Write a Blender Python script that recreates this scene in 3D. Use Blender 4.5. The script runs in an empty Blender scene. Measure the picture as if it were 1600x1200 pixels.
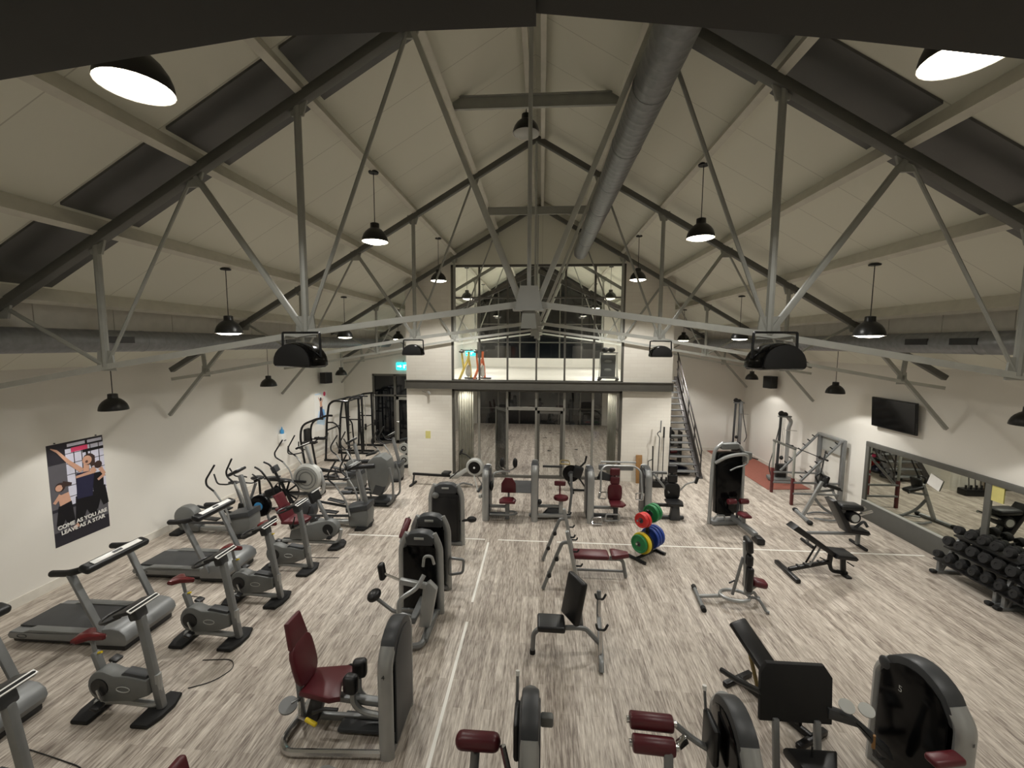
import bpy, bmesh, math, random
from mathutils import Vector as V, Matrix as Mx, Euler

random.seed(7)
PI = math.pi
SC = bpy.context.scene
COL = SC.collection

# ---------------------------------------------------------------- camera
F_PX, YAW, PITCH, ROLL, CAM_Z = 660.91, 0.068791, 0.093969, 0.0053727, 4.5
cam_data = bpy.data.cameras.new('camera')
cam = bpy.data.objects.new('camera', cam_data)
COL.objects.link(cam)
cam_data.sensor_fit = 'HORIZONTAL'
cam_data.sensor_width = 36.0
cam_data.lens = 36.0 * F_PX / 1600.0
cam_data.clip_start = 0.05
cam_data.clip_end = 200
cy_, sy_ = math.cos(YAW), math.sin(YAW)
r_ = V((cy_, sy_, 0)); f_ = V((-sy_, cy_, 0)); u_ = V((0, 0, 1))
f2 = f_ * math.cos(PITCH) - u_ * math.sin(PITCH)
u2 = u_ * math.cos(PITCH) + f_ * math.sin(PITCH)
r3 = r_ * math.cos(ROLL) + u2 * math.sin(ROLL)
u3 = u2 * math.cos(ROLL) - r_ * math.sin(ROLL)
m_ = Mx((r3, u3, -f2)).transposed().to_4x4()
m_.translation = V((0, 0, CAM_Z))
cam.matrix_world = m_
SC.camera = cam

# ---------------------------------------------------------------- world, exposure
world = bpy.data.worlds.new('night')
SC.world = world
world.use_nodes = True
world.node_tree.nodes['Background'].inputs['Color'].default_value = (0.010, 0.012, 0.016, 1)
world.node_tree.nodes['Background'].inputs['Strength'].default_value = 1.0
SC.view_settings.view_transform = 'Standard'
SC.view_settings.look = 'None'
SC.view_settings.gamma = 1.0
SC.view_settings.use_curve_mapping = False
SC.view_settings.exposure = 0.12
LAMP_W = 260.0          # pendant over the floor
WALL_W = 60.0           # low pendant along the side walls
STUDIO_W = 60.0         # added downlights, out of view, that brighten the studio

# ---------------------------------------------------------------- materials
def lin(c):
    c = c / 255.0
    return c / 12.92 if c <= 0.04045 else ((c + 0.055) / 1.055) ** 2.4

def rgb(t):
    return (lin(t[0]), lin(t[1]), lin(t[2]), 1.0)

MATS = {}
def mat(name, col, rough=0.5, metal=0.0, var=0.06, scale=6.0, bump=0.0, bscale=200.0, spec=0.5):
    m = bpy.data.materials.new(name)
    m.use_nodes = True
    nt = m.node_tree
    b = nt.nodes['Principled BSDF']
    b.inputs['Roughness'].default_value = rough
    b.inputs['Metallic'].default_value = metal
    b.inputs['Specular IOR Level'].default_value = spec
    tc = nt.nodes.new('ShaderNodeTexCoord')
    nz = nt.nodes.new('ShaderNodeTexNoise')
    nz.inputs['Scale'].default_value = scale
    nz.inputs['Detail'].default_value = 4
    nt.links.new(tc.outputs['Object'], nz.inputs['Vector'])
    cr = nt.nodes.new('ShaderNodeValToRGB')
    c = rgb(col)
    cr.color_ramp.elements[0].position = 0.3
    cr.color_ramp.elements[1].position = 0.7
    cr.color_ramp.elements[0].color = tuple(x * (1 - var) for x in c[:3]) + (1,)
    cr.color_ramp.elements[1].color = tuple(min(1, x * (1 + var)) for x in c[:3]) + (1,)
    nt.links.new(nz.outputs['Fac'], cr.inputs['Fac'])
    nt.links.new(cr.outputs['Color'], b.inputs['Base Color'])
    if bump:
        n2 = nt.nodes.new('ShaderNodeTexNoise')
        n2.inputs['Scale'].default_value = bscale
        nt.links.new(tc.outputs['Object'], n2.inputs['Vector'])
        bp = nt.nodes.new('ShaderNodeBump')
        bp.inputs['Strength'].default_value = bump
        bp.inputs['Distance'].default_value = 0.004
        nt.links.new(n2.outputs['Fac'], bp.inputs['Height'])
        nt.links.new(bp.outputs['Normal'], b.inputs['Normal'])
    MATS[name] = m
    return m

def emit(name, col, strength):
    m = bpy.data.materials.new(name)
    m.use_nodes = True
    nt = m.node_tree
    b = nt.nodes['Principled BSDF']
    b.inputs['Base Color'].default_value = rgb(col)
    b.inputs['Emission Color'].default_value = rgb(col)
    b.inputs['Emission Strength'].default_value = strength
    MATS[name] = m
    return m

steel = mat('grey_steel_paint', (156, 157, 150), 0.5, 0.1)
steel_dk = mat('dark_steel_paint', (96, 96, 91), 0.5, 0.1)
purlin_m = mat('purlin_paint', (206, 203, 190), 0.6)
plaster = mat('white_plaster', (226, 223, 215), 0.75, var=0.012, scale=1.5, bump=0.12, bscale=60)
offwhite = mat('offwhite_board', (214, 210, 200), 0.55)
galv = mat('galvanised_duct', (128, 130, 132), 0.42, 0.55, var=0.12, scale=14)
frame_gr = mat('grey_window_frame', (96, 94, 88), 0.45, 0.2)
frame_lt = mat('light_window_frame', (140, 138, 130), 0.45, 0.2)
silver = mat('silver_paint', (164, 166, 165), 0.34, 0.45, var=0.04)
silver_d = mat('dull_silver', (128, 130, 130), 0.42, 0.4, var=0.05)
chrome = mat('chrome', (200, 200, 200), 0.15, 0.95, var=0.02)
dgrey = mat('dark_grey_plastic', (57, 59, 61), 0.45, var=0.05)
mgrey = mat('mid_grey_plastic', (106, 108, 106), 0.45, var=0.05)
lgrey = mat('light_grey_plastic', (172, 173, 168), 0.4, var=0.04)
black = mat('black_plastic', (20, 21, 22), 0.42, var=0.1)
gloss = mat('gloss_black_panel', (9, 9, 10), 0.14, var=0.05, spec=0.22)
rubber = mat('black_rubber', (19, 19, 19), 0.75, var=0.1)
vinyl = mat('black_vinyl', (19, 19, 20), 0.4, var=0.1, bump=0.1)
wine = mat('burgundy_vinyl', (86, 28, 35), 0.36, var=0.08, bump=0.08)
redseat = mat('red_gloss_plastic', (92, 26, 28), 0.24, var=0.06)
belt_m = mat('treadmill_belt', (58, 59, 60), 0.6, var=0.08, bump=0.1)
iron = mat('black_iron', (30, 30, 31), 0.45, 0.3, var=0.1)
blackpaint = mat('black_frame_paint', (22, 22, 23), 0.35, 0.2)
shade_m = mat('pendant_shade_black', (40, 40, 39), 0.35, 0.2)
shade_in = mat('pendant_white_inside', (235, 232, 225), 0.5)
white_m = mat('white_plastic', (232, 231, 226), 0.4, var=0.02)
blue_m = mat('blue_plastic', (70, 150, 205), 0.35)
yellow_m = mat('yellow_plastic', (226, 200, 40), 0.45)
green_m = mat('green_rubber', (24, 122, 66), 0.5)
blue_r = mat('blue_rubber', (34, 66, 150), 0.5)
red_r = mat('red_rubber', (206, 44, 40), 0.5)
orange_m = mat('orange_paint', (226, 110, 54), 0.4)
wood_b = mat('brown_board', (150, 112, 66), 0.6, var=0.12, scale=10)
mat_red = mat('terracotta_mat', (142, 84, 70), 0.75, var=0.08, scale=20, bump=0.2)
mat_grey = mat('grey_door_mat', (72, 72, 72), 0.85, bump=0.3)
darkgreyboard = mat('dark_grey_board', (82, 82, 78), 0.6)
skin_m = mat('printed_skin', (206, 160, 136), 0.6)
cream_m = mat('cream_drape', (178, 174, 160), 0.7)
tape_m = mat('white_floor_tape', (236, 234, 226), 0.55, var=0.02)
screen_m = mat('black_screen', (10, 10, 11), 0.1, var=0.02)
strip_m = mat('console_white_strip', (232, 232, 228), 0.35, var=0.02)
maroon_p = mat('dark_red_post_paint', (92, 40, 40), 0.4, 0.1)
pink_m = mat('pink_print', (220, 70, 110), 0.5)
night_m = mat('dark_night_pane', (14, 16, 18), 0.08, var=0.1)
stair_m = mat('stair_rail_paint', (56, 52, 50), 0.4, 0.2)
head_m = mat('gallery_head_paint', (62, 61, 56), 0.6)
web_m = mat('lamplit_steel_paint', (186, 187, 180), 0.42, 0.15)  # truss steel lightened in colour for lamplight on lower chords and braces
sky_p = mat('skylight_pane', (84, 84, 82), 0.3, var=0.1, scale=2.0)
lamp_on = emit('lamp_glow', (255, 246, 226), 14.0)
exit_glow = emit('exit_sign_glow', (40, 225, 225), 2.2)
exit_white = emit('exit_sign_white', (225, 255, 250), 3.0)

def glass_mat(name, tint=(0.96, 0.97, 0.96), refl=1.0):
    m = bpy.data.materials.new(name); m.use_nodes = True
    nt = m.node_tree; nt.nodes.remove(nt.nodes['Principled BSDF'])
    out = nt.nodes['Material Output']
    tr = nt.nodes.new('ShaderNodeBsdfTransparent'); tr.inputs['Color'].default_value = tint + (1,)
    gl = nt.nodes.new('ShaderNodeBsdfGlossy'); gl.inputs['Roughness'].default_value = 0.0
    gl.inputs['Color'].default_value = (refl, refl, refl, 1)
    fr = nt.nodes.new('ShaderNodeFresnel'); fr.inputs['IOR'].default_value = 1.5
    mx = nt.nodes.new('ShaderNodeMixShader')
    nt.links.new(fr.outputs['Fac'], mx.inputs['Fac'])
    nt.links.new(tr.outputs['BSDF'], mx.inputs[1])
    nt.links.new(gl.outputs['BSDF'], mx.inputs[2])
    nt.links.new(mx.outputs['Shader'], out.inputs['Surface'])
    return m
glass = glass_mat('window_glass')

def mirror_mat():
    m = bpy.data.materials.new('mirror_glass'); m.use_nodes = True
    nt = m.node_tree; b = nt.nodes['Principled BSDF']
    b.inputs['Metallic'].default_value = 1.0
    b.inputs['Roughness'].default_value = 0.015
    nz = nt.nodes.new('ShaderNodeTexNoise'); nz.inputs['Scale'].default_value = 1.2
    cr = nt.nodes.new('ShaderNodeValToRGB')
    cr.color_ramp.elements[0].color = (0.52, 0.53, 0.47, 1)
    cr.color_ramp.elements[1].color = (0.58, 0.59, 0.53, 1)
    nt.links.new(nz.outputs['Fac'], cr.inputs['Fac'])
    nt.links.new(cr.outputs['Color'], b.inputs['Base Color'])
    return m
mirror_m = mirror_mat()

def floor_mat():
    m = bpy.data.materials.new('laminate_planks'); m.use_nodes = True
    nt = m.node_tree; N = nt.nodes; L = nt.links
    b = N['Principled BSDF']; b.inputs['Roughness'].default_value = 0.48
    b.inputs['Specular IOR Level'].default_value = 0.35
    tc = N.new('ShaderNodeTexCoord')
    mp = N.new('ShaderNodeMapping'); mp.inputs['Rotation'].default_value = (0, 0, PI / 2)
    L.new(tc.outputs['Object'], mp.inputs['Vector'])
    br = N.new('ShaderNodeTexBrick')
    br.offset = 0.37; br.inputs['Scale'].default_value = 1.0
    br.inputs['Brick Width'].default_value = 1.2; br.inputs['Row Height'].default_value = 0.095
    br.inputs['Mortar Size'].default_value = 0.0015; br.inputs['Bias'].default_value = 0.0
    br.inputs['Color1'].default_value = (0.2, 0.2, 0.2, 1); br.inputs['Color2'].default_value = (0.8, 0.8, 0.8, 1)
    br.inputs['Mortar'].default_value = (0.1, 0.1, 0.1, 1)
    L.new(mp.outputs['Vector'], br.inputs['Vector'])
    # streaks along the boards
    ms = N.new('ShaderNodeMapping'); ms.inputs['Scale'].default_value = (38, 3.2, 1)
    L.new(tc.outputs['Object'], ms.inputs['Vector'])
    ns = N.new('ShaderNodeTexNoise'); ns.inputs['Scale'].default_value = 1.0; ns.inputs['Detail'].default_value = 6
    ns.inputs['Roughness'].default_value = 0.62
    L.new(ms.outputs['Vector'], ns.inputs['Vector'])
    mg = N.new('ShaderNodeMapping'); mg.inputs['Scale'].default_value = (120, 7.0, 1)
    L.new(tc.outputs['Object'], mg.inputs['Vector'])
    ng = N.new('ShaderNodeTexNoise'); ng.inputs['Scale'].default_value = 1.0; ng.inputs['Detail'].default_value = 3
    L.new(mg.outputs['Vector'], ng.inputs['Vector'])
    a1 = N.new('ShaderNodeMath'); a1.operation = 'MULTIPLY_ADD'
    L.new(br.outputs['Color'], a1.inputs[0]); a1.inputs[1].default_value = 0.30
    L.new(ns.outputs['Fac'], a1.inputs[2])
    a2 = N.new('ShaderNodeMath'); a2.operation = 'MULTIPLY_ADD'
    L.new(ng.outputs['Fac'], a2.inputs[0]); a2.inputs[1].default_value = 0.55
    L.new(a1.outputs[0], a2.inputs[2])
    cr = N.new('ShaderNodeValToRGB')
    e = cr.color_ramp.elements
    e[0].position = 0.62; e[0].color = rgb((118, 107, 98))
    e[1].position = 1.0; e[1].color = rgb((214, 206, 194))
    e2 = cr.color_ramp.elements.new(0.80); e2.color = rgb((172, 162, 150))
    e3 = cr.color_ramp.elements.new(0.95); e3.color = rgb((200, 191, 179))
    a3 = N.new('ShaderNodeMath'); a3.operation = 'MULTIPLY'; a3.inputs[1].default_value = 0.88
    L.new(a2.outputs[0], a3.inputs[0]); L.new(a3.outputs[0], cr.inputs['Fac'])
    L.new(cr.outputs['Color'], b.inputs['Base Color'])
    return m
floor_m = floor_mat()

def brick_paint():
    m = bpy.data.materials.new('painted_brick'); m.use_nodes = True
    nt = m.node_tree; N = nt.nodes; L = nt.links
    b = N['Principled BSDF']; b.inputs['Roughness'].default_value = 0.65
    b.inputs['Base Color'].default_value = rgb((230, 226, 215))
    tc = N.new('ShaderNodeTexCoord')
    mp = N.new('ShaderNodeMapping'); mp.inputs['Rotation'].default_value = (PI / 2, 0, 0)
    L.new(tc.outputs['Object'], mp.inputs['Vector'])
    br = N.new('ShaderNodeTexBrick'); br.inputs['Scale'].default_value = 1.0
    br.inputs['Brick Width'].default_value = 0.44; br.inputs['Row Height'].default_value = 0.108
    br.inputs['Mortar Size'].default_value = 0.006; br.inputs['Mortar Smooth'].default_value = 0.4
    br.inputs['Color1'].default_value = rgb((231, 227, 216)); br.inputs['Color2'].default_value = rgb((227, 222, 211))
    br.inputs['Mortar'].default_value = rgb((222, 217, 206))
    L.new(mp.outputs['Vector'], br.inputs['Vector'])
    L.new(br.outputs['Color'], b.inputs['Base Color'])
    bp = N.new('ShaderNodeBump'); bp.inputs['Strength'].default_value = 0.2; bp.inputs['Distance'].default_value = 0.01
    iv = N.new('ShaderNodeMath'); iv.operation = 'SUBTRACT'; iv.inputs[0].default_value = 1.0
    L.new(br.outputs['Fac'], iv.inputs[1]); L.new(iv.outputs[0], bp.inputs['Height'])
    L.new(bp.outputs['Normal'], b.inputs['Normal'])
    return m
brick_m = brick_paint()

def ceil_mat():
    m = bpy.data.materials.new('ceiling_boards'); m.use_nodes = True
    nt = m.node_tree; N = nt.nodes; L = nt.links
    b = N['Principled BSDF']; b.inputs['Roughness'].default_value = 0.8
    tc = N.new('ShaderNodeTexCoord')
    br = N.new('ShaderNodeTexBrick'); br.offset = 0.0; br.inputs['Scale'].default_value = 1.0
    br.inputs['Brick Width'].default_value = 40.0; br.inputs['Row Height'].default_value = 0.9
    br.inputs['Mortar Size'].default_value = 0.006
    br.inputs['Color1'].default_value = rgb((224, 223, 209)); br.inputs['Color2'].default_value = rgb((220, 219, 205))
    br.inputs['Mortar'].default_value = rgb((190, 188, 174))
    L.new(tc.outputs['Object'], br.inputs['Vector'])
    L.new(br.outputs['Color'], b.inputs['Base Color'])
    return m
ceil_m = ceil_mat()

# ---------------------------------------------------------------- mesh helpers
def fillet(pts, rad, k=4):
    pts = [V(p) for p in pts]
    if rad <= 0 or len(pts) < 3:
        return pts
    out = [pts[0]]
    for i in range(1, len(pts) - 1):
        a, b, c = pts[i - 1], pts[i], pts[i + 1]
        d1 = (a - b); d2 = (c - b)
        l = min(rad, d1.length * 0.45, d2.length * 0.45)
        p0 = b + d1.normalized() * l; p1 = b + d2.normalized() * l
        for j in range(k + 1):
            t = j / k
            out.append(p0 * (1 - t) ** 2 + b * 2 * t * (1 - t) + p1 * t * t)
    out.append(pts[-1])
    return out

def rot(r):
    if r is None:
        return Mx.Identity(4)
    if isinstance(r, Mx):
        return r.to_4x4()
    return Euler(r, 'XYZ').to_matrix().to_4x4()

class MB:
    def __init__(s):
        s.bm = bmesh.new()
    def _merge(s, tb, M):
        mp = {}
        for v in tb.verts:
            mp[v.index] = s.bm.verts.new(M @ v.co)
        for f in tb.faces:
            try:
                s.bm.faces.new([mp[v.index] for v in f.verts])
            except ValueError:
                pass
        tb.free()
        return s
    def box(s, c, d, r=None, b=0.0, seg=2):
        tb = bmesh.new()
        bmesh.ops.create_cube(tb, size=1.0)
        for v in tb.verts:
            v.co = V((v.co.x * d[0], v.co.y * d[1], v.co.z * d[2]))
        b = min(b, min(d) * 0.49)
        if b > 0:
            bmesh.ops.bevel(tb, geom=tb.edges[:], offset=b, segments=seg, profile=0.5, affect='EDGES')
        tb.verts.index_update()
        return s._merge(tb, Mx.Translation(V(c)) @ rot(r))
    def bar(s, a, b, w, h, bev=0.0, up=(0, 0, 1)):
        a, b = V(a), V(b); d = b - a; L = d.length
        z = d.normalized(); x = V(up).cross(z)
        if x.length < 1e-4:
            x = V((1, 0, 0)).cross(z) if abs(z.x) < 0.9 else V((0, 1, 0)).cross(z)
        x.normalize(); y = z.cross(x)
        R = Mx((x, y, z)).transposed()
        return s.box((a + b) / 2, (w, h, L), R, bev)
    def tube(s, pts, r, n=8, rad=0.0, r2=None, flat=1.0, k=4):
        P = fillet(pts, rad, k)
        m = len(P)
        prev = None; rings = []
        for i, p in enumerate(P):
            if i == 0: t = P[1] - P[0]
            elif i == m - 1: t = P[-1] - P[-2]
            else: t = (P[i + 1] - P[i]).normalized() + (P[i] - P[i - 1]).normalized()
            t.normalize()
            if prev is None:
                x = V((0, 0, 1)).cross(t)
                if x.length < 1e-3: x = V((0, 1, 0)).cross(t)
            else:
                x = prev - t * prev.dot(t)
            x.normalize(); prev = x; y = t.cross(x)
            rr = r if r2 is None else r + (r2 - r) * i / (m - 1)
            rings.append([s.bm.verts.new(p + x * (rr * math.cos(2 * PI * j / n)) + y * (rr * flat * math.sin(2 * PI * j / n))) for j in range(n)])
        for i in range(m - 1):
            for j in range(n):
                s.bm.faces.new([rings[i][j], rings[i][(j + 1) % n], rings[i + 1][(j + 1) % n], rings[i + 1][j]])
        s.bm.faces.new(list(reversed(rings[0]))); s.bm.faces.new(rings[-1])
        return s
    def loop(s, pts, r, n=8, rad=0.05):
        P = [V(p) for p in pts]
        mid = (P[0] + P[-1]) / 2
        return s.tube([mid] + P + [mid], r, n, rad)
    def lathe(s, prof, c=(0, 0, 0), ax=(0, 0, 1), n=16, cap=True):
        z = V(ax).normalized(); x = V((0, 1, 0)).cross(z) if abs(z.y) < 0.9 else V((1, 0, 0)).cross(z)
        x.normalize(); y = z.cross(x); c = V(c)
        rings = []
        for (r, h) in prof:
            r = max(r, 1e-4)
            rings.append([s.bm.verts.new(c + z * h + x * (r * math.cos(2 * PI * j / n)) + y * (r * math.sin(2 * PI * j / n))) for j in range(n)])
        for i in range(len(prof) - 1):
            for j in range(n):
                s.bm.faces.new([rings[i][j], rings[i][(j + 1) % n], rings[i + 1][(j + 1) % n], rings[i + 1][j]])
        if cap:
            s.bm.faces.new(list(reversed(rings[0]))); s.bm.faces.new(rings[-1])
        return s
    def cyl(s, a, b, r, r2=None, n=12, bev=0.0):
        a, b = V(a), V(b); d = b - a; L = d.length
        r2 = r if r2 is None else r2
        if bev:
            pr = [(r - bev, 0), (r - bev * 0.3, bev * 0.3), (r, bev), (r2, L - bev), (r2 - bev * 0.3, L - bev * 0.3), (r2 - bev, L)]
        else:
            pr = [(r, 0), (r2, L)]
        return s.lathe(pr, a, d, n)
    def prism(s, poly, ax, lo, hi, b=0.0):
        tb = bmesh.new()
        def mk(p, h):
            if ax == 'x': return V((h, p[0], p[1]))
            if ax == 'y': return V((p[0], h, p[1]))
            return V((p[0], p[1], h))
        A = [tb.verts.new(mk(p, lo)) for p in poly]; B = [tb.verts.new(mk(p, hi)) for p in poly]
        n = len(poly)
        f1 = tb.faces.new(A); f2_ = tb.faces.new(B)
        for i in range(n):
            tb.faces.new([A[i], A[(i + 1) % n], B[(i + 1) % n], B[i]])
        bmesh.ops.recalc_face_normals(tb, faces=tb.faces[:])
        if b > 0:
            ed = [e for e in tb.edges if e in f1.edges[:] or e in f2_.edges[:]]
            bmesh.ops.bevel(tb, geom=ed, offset=b, segments=2, profile=0.5, affect='EDGES')
        tb.verts.index_update()
        return s._merge(tb, Mx.Identity(4))
    def ell(s, c, d, r=None, u=14, v=8):
        tb = bmesh.new()
        bmesh.ops.create_uvsphere(tb, u_segments=u, v_segments=v, radius=0.5)
        tb.verts.index_update()
        return s._merge(tb, Mx.Translation(V(c)) @ rot(r) @ Mx.Diagonal(V((d[0], d[1], d[2], 1))))
    def xf(s, M):
        bmesh.ops.transform(s.bm, matrix=M, verts=s.bm.verts[:]); return s
    def obj(s, name, m, parent=None, ang=38, label=None):
        bmesh.ops.recalc_face_normals(s.bm, faces=s.bm.faces[:])
        me = bpy.data.meshes.new(name); s.bm.to_mesh(me); s.bm.free()
        for p in me.polygons: p.use_smooth = True
        me.set_sharp_from_angle(angle=math.radians(ang))
        me.materials.append(m)
        o = bpy.data.objects.new(name, me); COL.objects.link(o)
        if parent is not None: o.parent = parent
        if label: o['label'] = label
        return o

def thing(name, label, cat, loc=(0, 0, 0), rz=0.0, group=None):
    o = bpy.data.objects.new(name, None); COL.objects.link(o)
    o.empty_display_size = 0.1
    o.location = loc; o.rotation_euler = (0, 0, rz)
    o['label'] = label; o['category'] = cat
    if group: o['group'] = group
    return o

def tag(o, label, cat, group=None, loc=None, rz=None):
    o['label'] = label; o['category'] = cat
    if group: o['group'] = group
    if loc is not None: o.location = loc
    if rz is not None: o.rotation_euler = (0, 0, rz)
    return o

def struct(o):
    o['kind'] = 'structure'; return o

def dup(root, loc, rz=None, label=None, group=None):
    r = root.copy(); COL.objects.link(r); r.location = loc
    if rz is not None: r.rotation_euler = (0, 0, rz)
    if label: r['label'] = label
    if group: r['group'] = group
    for ch in list(root.children):
        c = ch.copy(); COL.objects.link(c); c.parent = r
        for g in list(ch.children):
            d = g.copy(); COL.objects.link(d); d.parent = c
    return r

def lettering(txt, size, name, m, parent, M, depth=0.001, align='CENTER'):
    cu = bpy.data.curves.new(name, 'FONT'); cu.body = txt; cu.size = size
    cu.offset = size * 0.035 if len(txt) > 4 else 0; cu.align_x = align; cu.align_y = 'CENTER'; cu.extrude = depth
    t = bpy.data.objects.new(name + '_curve', cu); COL.objects.link(t)
    bpy.context.view_layer.update()
    me = bpy.data.meshes.new_from_object(t.evaluated_get(bpy.context.evaluated_depsgraph_get()))
    bpy.data.objects.remove(t); bpy.data.curves.remove(cu)
    me.transform(M); me.materials.clear(); me.materials.append(m)
    o = bpy.data.objects.new(name, me); COL.objects.link(o); o.parent = parent
    return o

def spot(name, parent, loc, watts, cone, blend, r, col=(1.0, 0.972, 0.925)):
    ld = bpy.data.lights.new(name, 'SPOT'); ld.energy = watts; ld.spot_size = math.radians(cone)
    ld.spot_blend = blend; ld.shadow_soft_size = r; ld.color = col
    o = bpy.data.objects.new(name, ld); COL.objects.link(o); o.location = loc; o.parent = parent
    return o
# ================================================================ the setting
XL, XR, XC = -8.85, 8.55, -0.15
YB, YS, YM = 18.4, 23.6, 13.85      # rear wall, far studio wall, mezzanine front
PITCHR = 0.5824
def zr(x):            # centre line of the rafters
    return 8.8 - PITCHR * abs(x - XC)
def zc(x):            # underside of the ceiling boards
    return zr(x) + 0.29

struct(MB().box(((XL + XR) / 2, 11.5, -0.05), (XR - XL + 0.6, 25.0, 0.1)).obj('floor', floor_m))
n_trim = [0]
def trim(mb, m):
    n_trim[0] += 1
    return struct(mb.obj('trim_%d' % n_trim[0], m))
# taped lines on the floor
tape = MB()
for a, b in (((-1.155, 3.3), (-1.155, 6.42)), ((-1.155, 6.95), (-1.155, 9.2))):
    tape.box(((a[0] + b[0]) / 2, (a[1] + b[1]) / 2, 0.0015), (0.042, b[1] - a[1], 0.003))
for x0, x1 in ((-4.5, -2.45), (-1.75, -1.25), (-0.95, 0.2), (0.4, 8.3)):
    tape.box(((x0 + x1) / 2, 9.34, 0.0015), (x1 - x0, 0.042, 0.003))
struct(tape.obj('floor_marking', tape_m))
bpy.data.objects['floor_marking'].name = 'trim_20'

for nm, sx in (('ceiling', -1), ('ceiling', 1)):
    xe = XL - 0.1 if sx < 0 else XR + 0.1
    struct(MB().prism([(XC, zc(XC)), (xe, zc(xe)), (xe, zc(xe) + 0.12), (XC, zc(XC) + 0.12)], 'y', 0.9, YS + 0.1).obj(nm, ceil_m))

def wallslab(name, x0, x1, y0, y1, m=plaster, top=None):
    return struct(MB().box(((x0 + x1) / 2, (y0 + y1) / 2, (top or 4.2) / 2), (x1 - x0, y1 - y0, top or 4.2)).obj(name, m))
wallslab('wall_left', XL - 0.2, XL, 0.9, YB + 0.2, top=zc(XL) + 0.02)
wallslab('wall_right', XR, XR + 0.2, 0.9, YB + 0.2, top=zc(XR) + 0.02)
def gable(x0, x1, z0):
    xs = [x0] + ([XC] if x0 < XC < x1 else []) + [x1]
    return [(x0, z0), (x1, z0)] + [(x, zc(x)) for x in reversed(xs)]
# rear walls beside the mezzanine block (the left one holds a glazed door)
DX0, DX1, DZ = -7.55, -5.55, 3.15
w = MB()
w.prism(gable(XL, DX0, 0), 'y', YB, YB + 0.2)
w.prism(gable(DX0, DX1, DZ), 'y', YB, YB + 0.2)
w.prism(gable(DX1, -4.5, 0), 'y', YB, YB + 0.2)
struct(w.obj('wall_back_left', plaster))
struct(MB().prism(gable(4.2, XR, 0), 'y', YB, YB + 0.2).obj('wall_back_right', plaster))
# mezzanine front: two painted brick piers and the wall over the glass
GX0, GX1 = -2.97, 2.65
struct(MB().prism(gable(-4.5, GX0, 0), 'y', YM, YM + 0.35).obj('wall_pier_left', brick_m))
struct(MB().prism(gable(GX1, 4.2, 0), 'y', YM, YM + 0.35).obj('wall_pier_right', brick_m))
struct(MB().prism(gable(GX0, GX1, 7.05), 'y', YM, YM + 0.3).obj('wall_over_glass', ceil_m))
struct(MB().prism([(YM + 0.35, 0), (YS, 0), (YS, zc(-4.5)), (YM + 0.35, zc(-4.5))], 'x', -4.5, -4.4).obj('wall_studio_left', plaster))
struct(MB().prism([(YM + 0.35, 0), (YS, 0), (YS, zc(4.2)), (YM + 0.35, zc(4.2))], 'x', 4.1, 4.2).obj('wall_studio_right', plaster))
struct(MB().box((-0.15, (YM + YS) / 2 + 0.1, 3.13), (8.48, YS - YM - 0.25, 0.2)).obj('floor_mezzanine', offwhite))
# rear wall of the studio and of the upper room, mostly dark glazing
w = MB()
w.prism([(-4.4, 0), (-3.6, 0), (-3.6, zc(-3.6)), (-4.4, zc(-4.4))], 'y', YS, YS + 0.15)
w.prism([(3.4, 0), (4.1, 0), (4.1, zc(4.1)), (3.4, zc(3.4))], 'y', YS, YS + 0.15)
w.box((-0.1, YS + 0.075, 3.35), (7.0, 0.15, 0.75))
struct(w.obj('wall_studio_back', plaster))
def window(n): 
    o = bpy.data.objects.new('window_%d' % n, None); COL.objects.link(o); return struct(o)
wn = window(5)
p = MB()
p.prism([(-3.6, 3.72), (3.4, 3.72), (3.4, zc(3.4)), (XC, zc(XC)), (-3.6, zc(-3.6))], 'y', YS + 0.06, YS + 0.10)
p.box((-0.1, YS + 0.08, 1.5), (7.0, 0.04, 3.0))
p.obj('pane', night_m, wn)
f = MB()
for x in (-3.55, -2.4, -1.2, -0.15, 1.0, 2.2, 3.35):
    f.box((x, YS + 0.03, 1.5), (0.07, 0.06, 3.0)); f.box((x, YS + 0.03, 3.72 + (zc(x) - 3.8) / 2), (0.07, 0.06, zc(x) - 3.85))
for z in (0.9, 2.3, 2.95, 4.6, 5.6, 6.6):
    hw = 3.45 if z < 6.4 else (9.0 - z) / PITCHR - 0.2
    f.box((-0.1, YS + 0.03, z), (2 * min(hw, 3.45), 0.06, 0.06))
f.obj('mullion', frame_gr, wn)

# glazed screens of the mezzanine
def frame_box(mb, x0, x1, z0, z1, y, w=0.06, d=0.1):
    mb.box(((x0 + x1) / 2, y, z0 + w / 2), (x1 - x0, d, w)); mb.box(((x0 + x1) / 2, y, z1 - w / 2), (x1 - x0, d, w))
    mb.box((x0 + w / 2, y, (z0 + z1) / 2), (w, d, z1 - z0)); mb.box((x1 - w / 2, y, (z0 + z1) / 2), (w, d, z1 - z0))
wn = window(1)
f = MB(); frame_box(f, GX0, GX1, 3.25, 7.05, YM + 0.05, 0.07)
f.obj('frame', frame_gr, wn)
for x in (-2.04, -1.11, -0.16, 0.76, 1.70):
    MB().box((x, YM + 0.05, 5.15), (0.06, 0.09, 3.66)).obj('mullion', frame_gr, wn)
MB().box((-0.16, YM + 0.05, 6.0), (5.5, 0.07, 0.05)).obj('transom', frame_gr, wn)
MB().box((-0.16, YM + 0.06, 5.15), (5.5, 0.012, 3.7)).obj('pane', glass, wn)
wn = window(2)
f = MB(); frame_box(f, GX0, GX1, 0.0, 3.0, YM + 0.12, 0.08)
f.obj('frame', frame_gr, wn)
for x in (-2.06, -1.12, -0.15, 0.78, 1.71):
    MB().box((x, YM + 0.12, 1.5), (0.07, 0.1, 2.9)).obj('mullion', frame_lt, wn)
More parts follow.
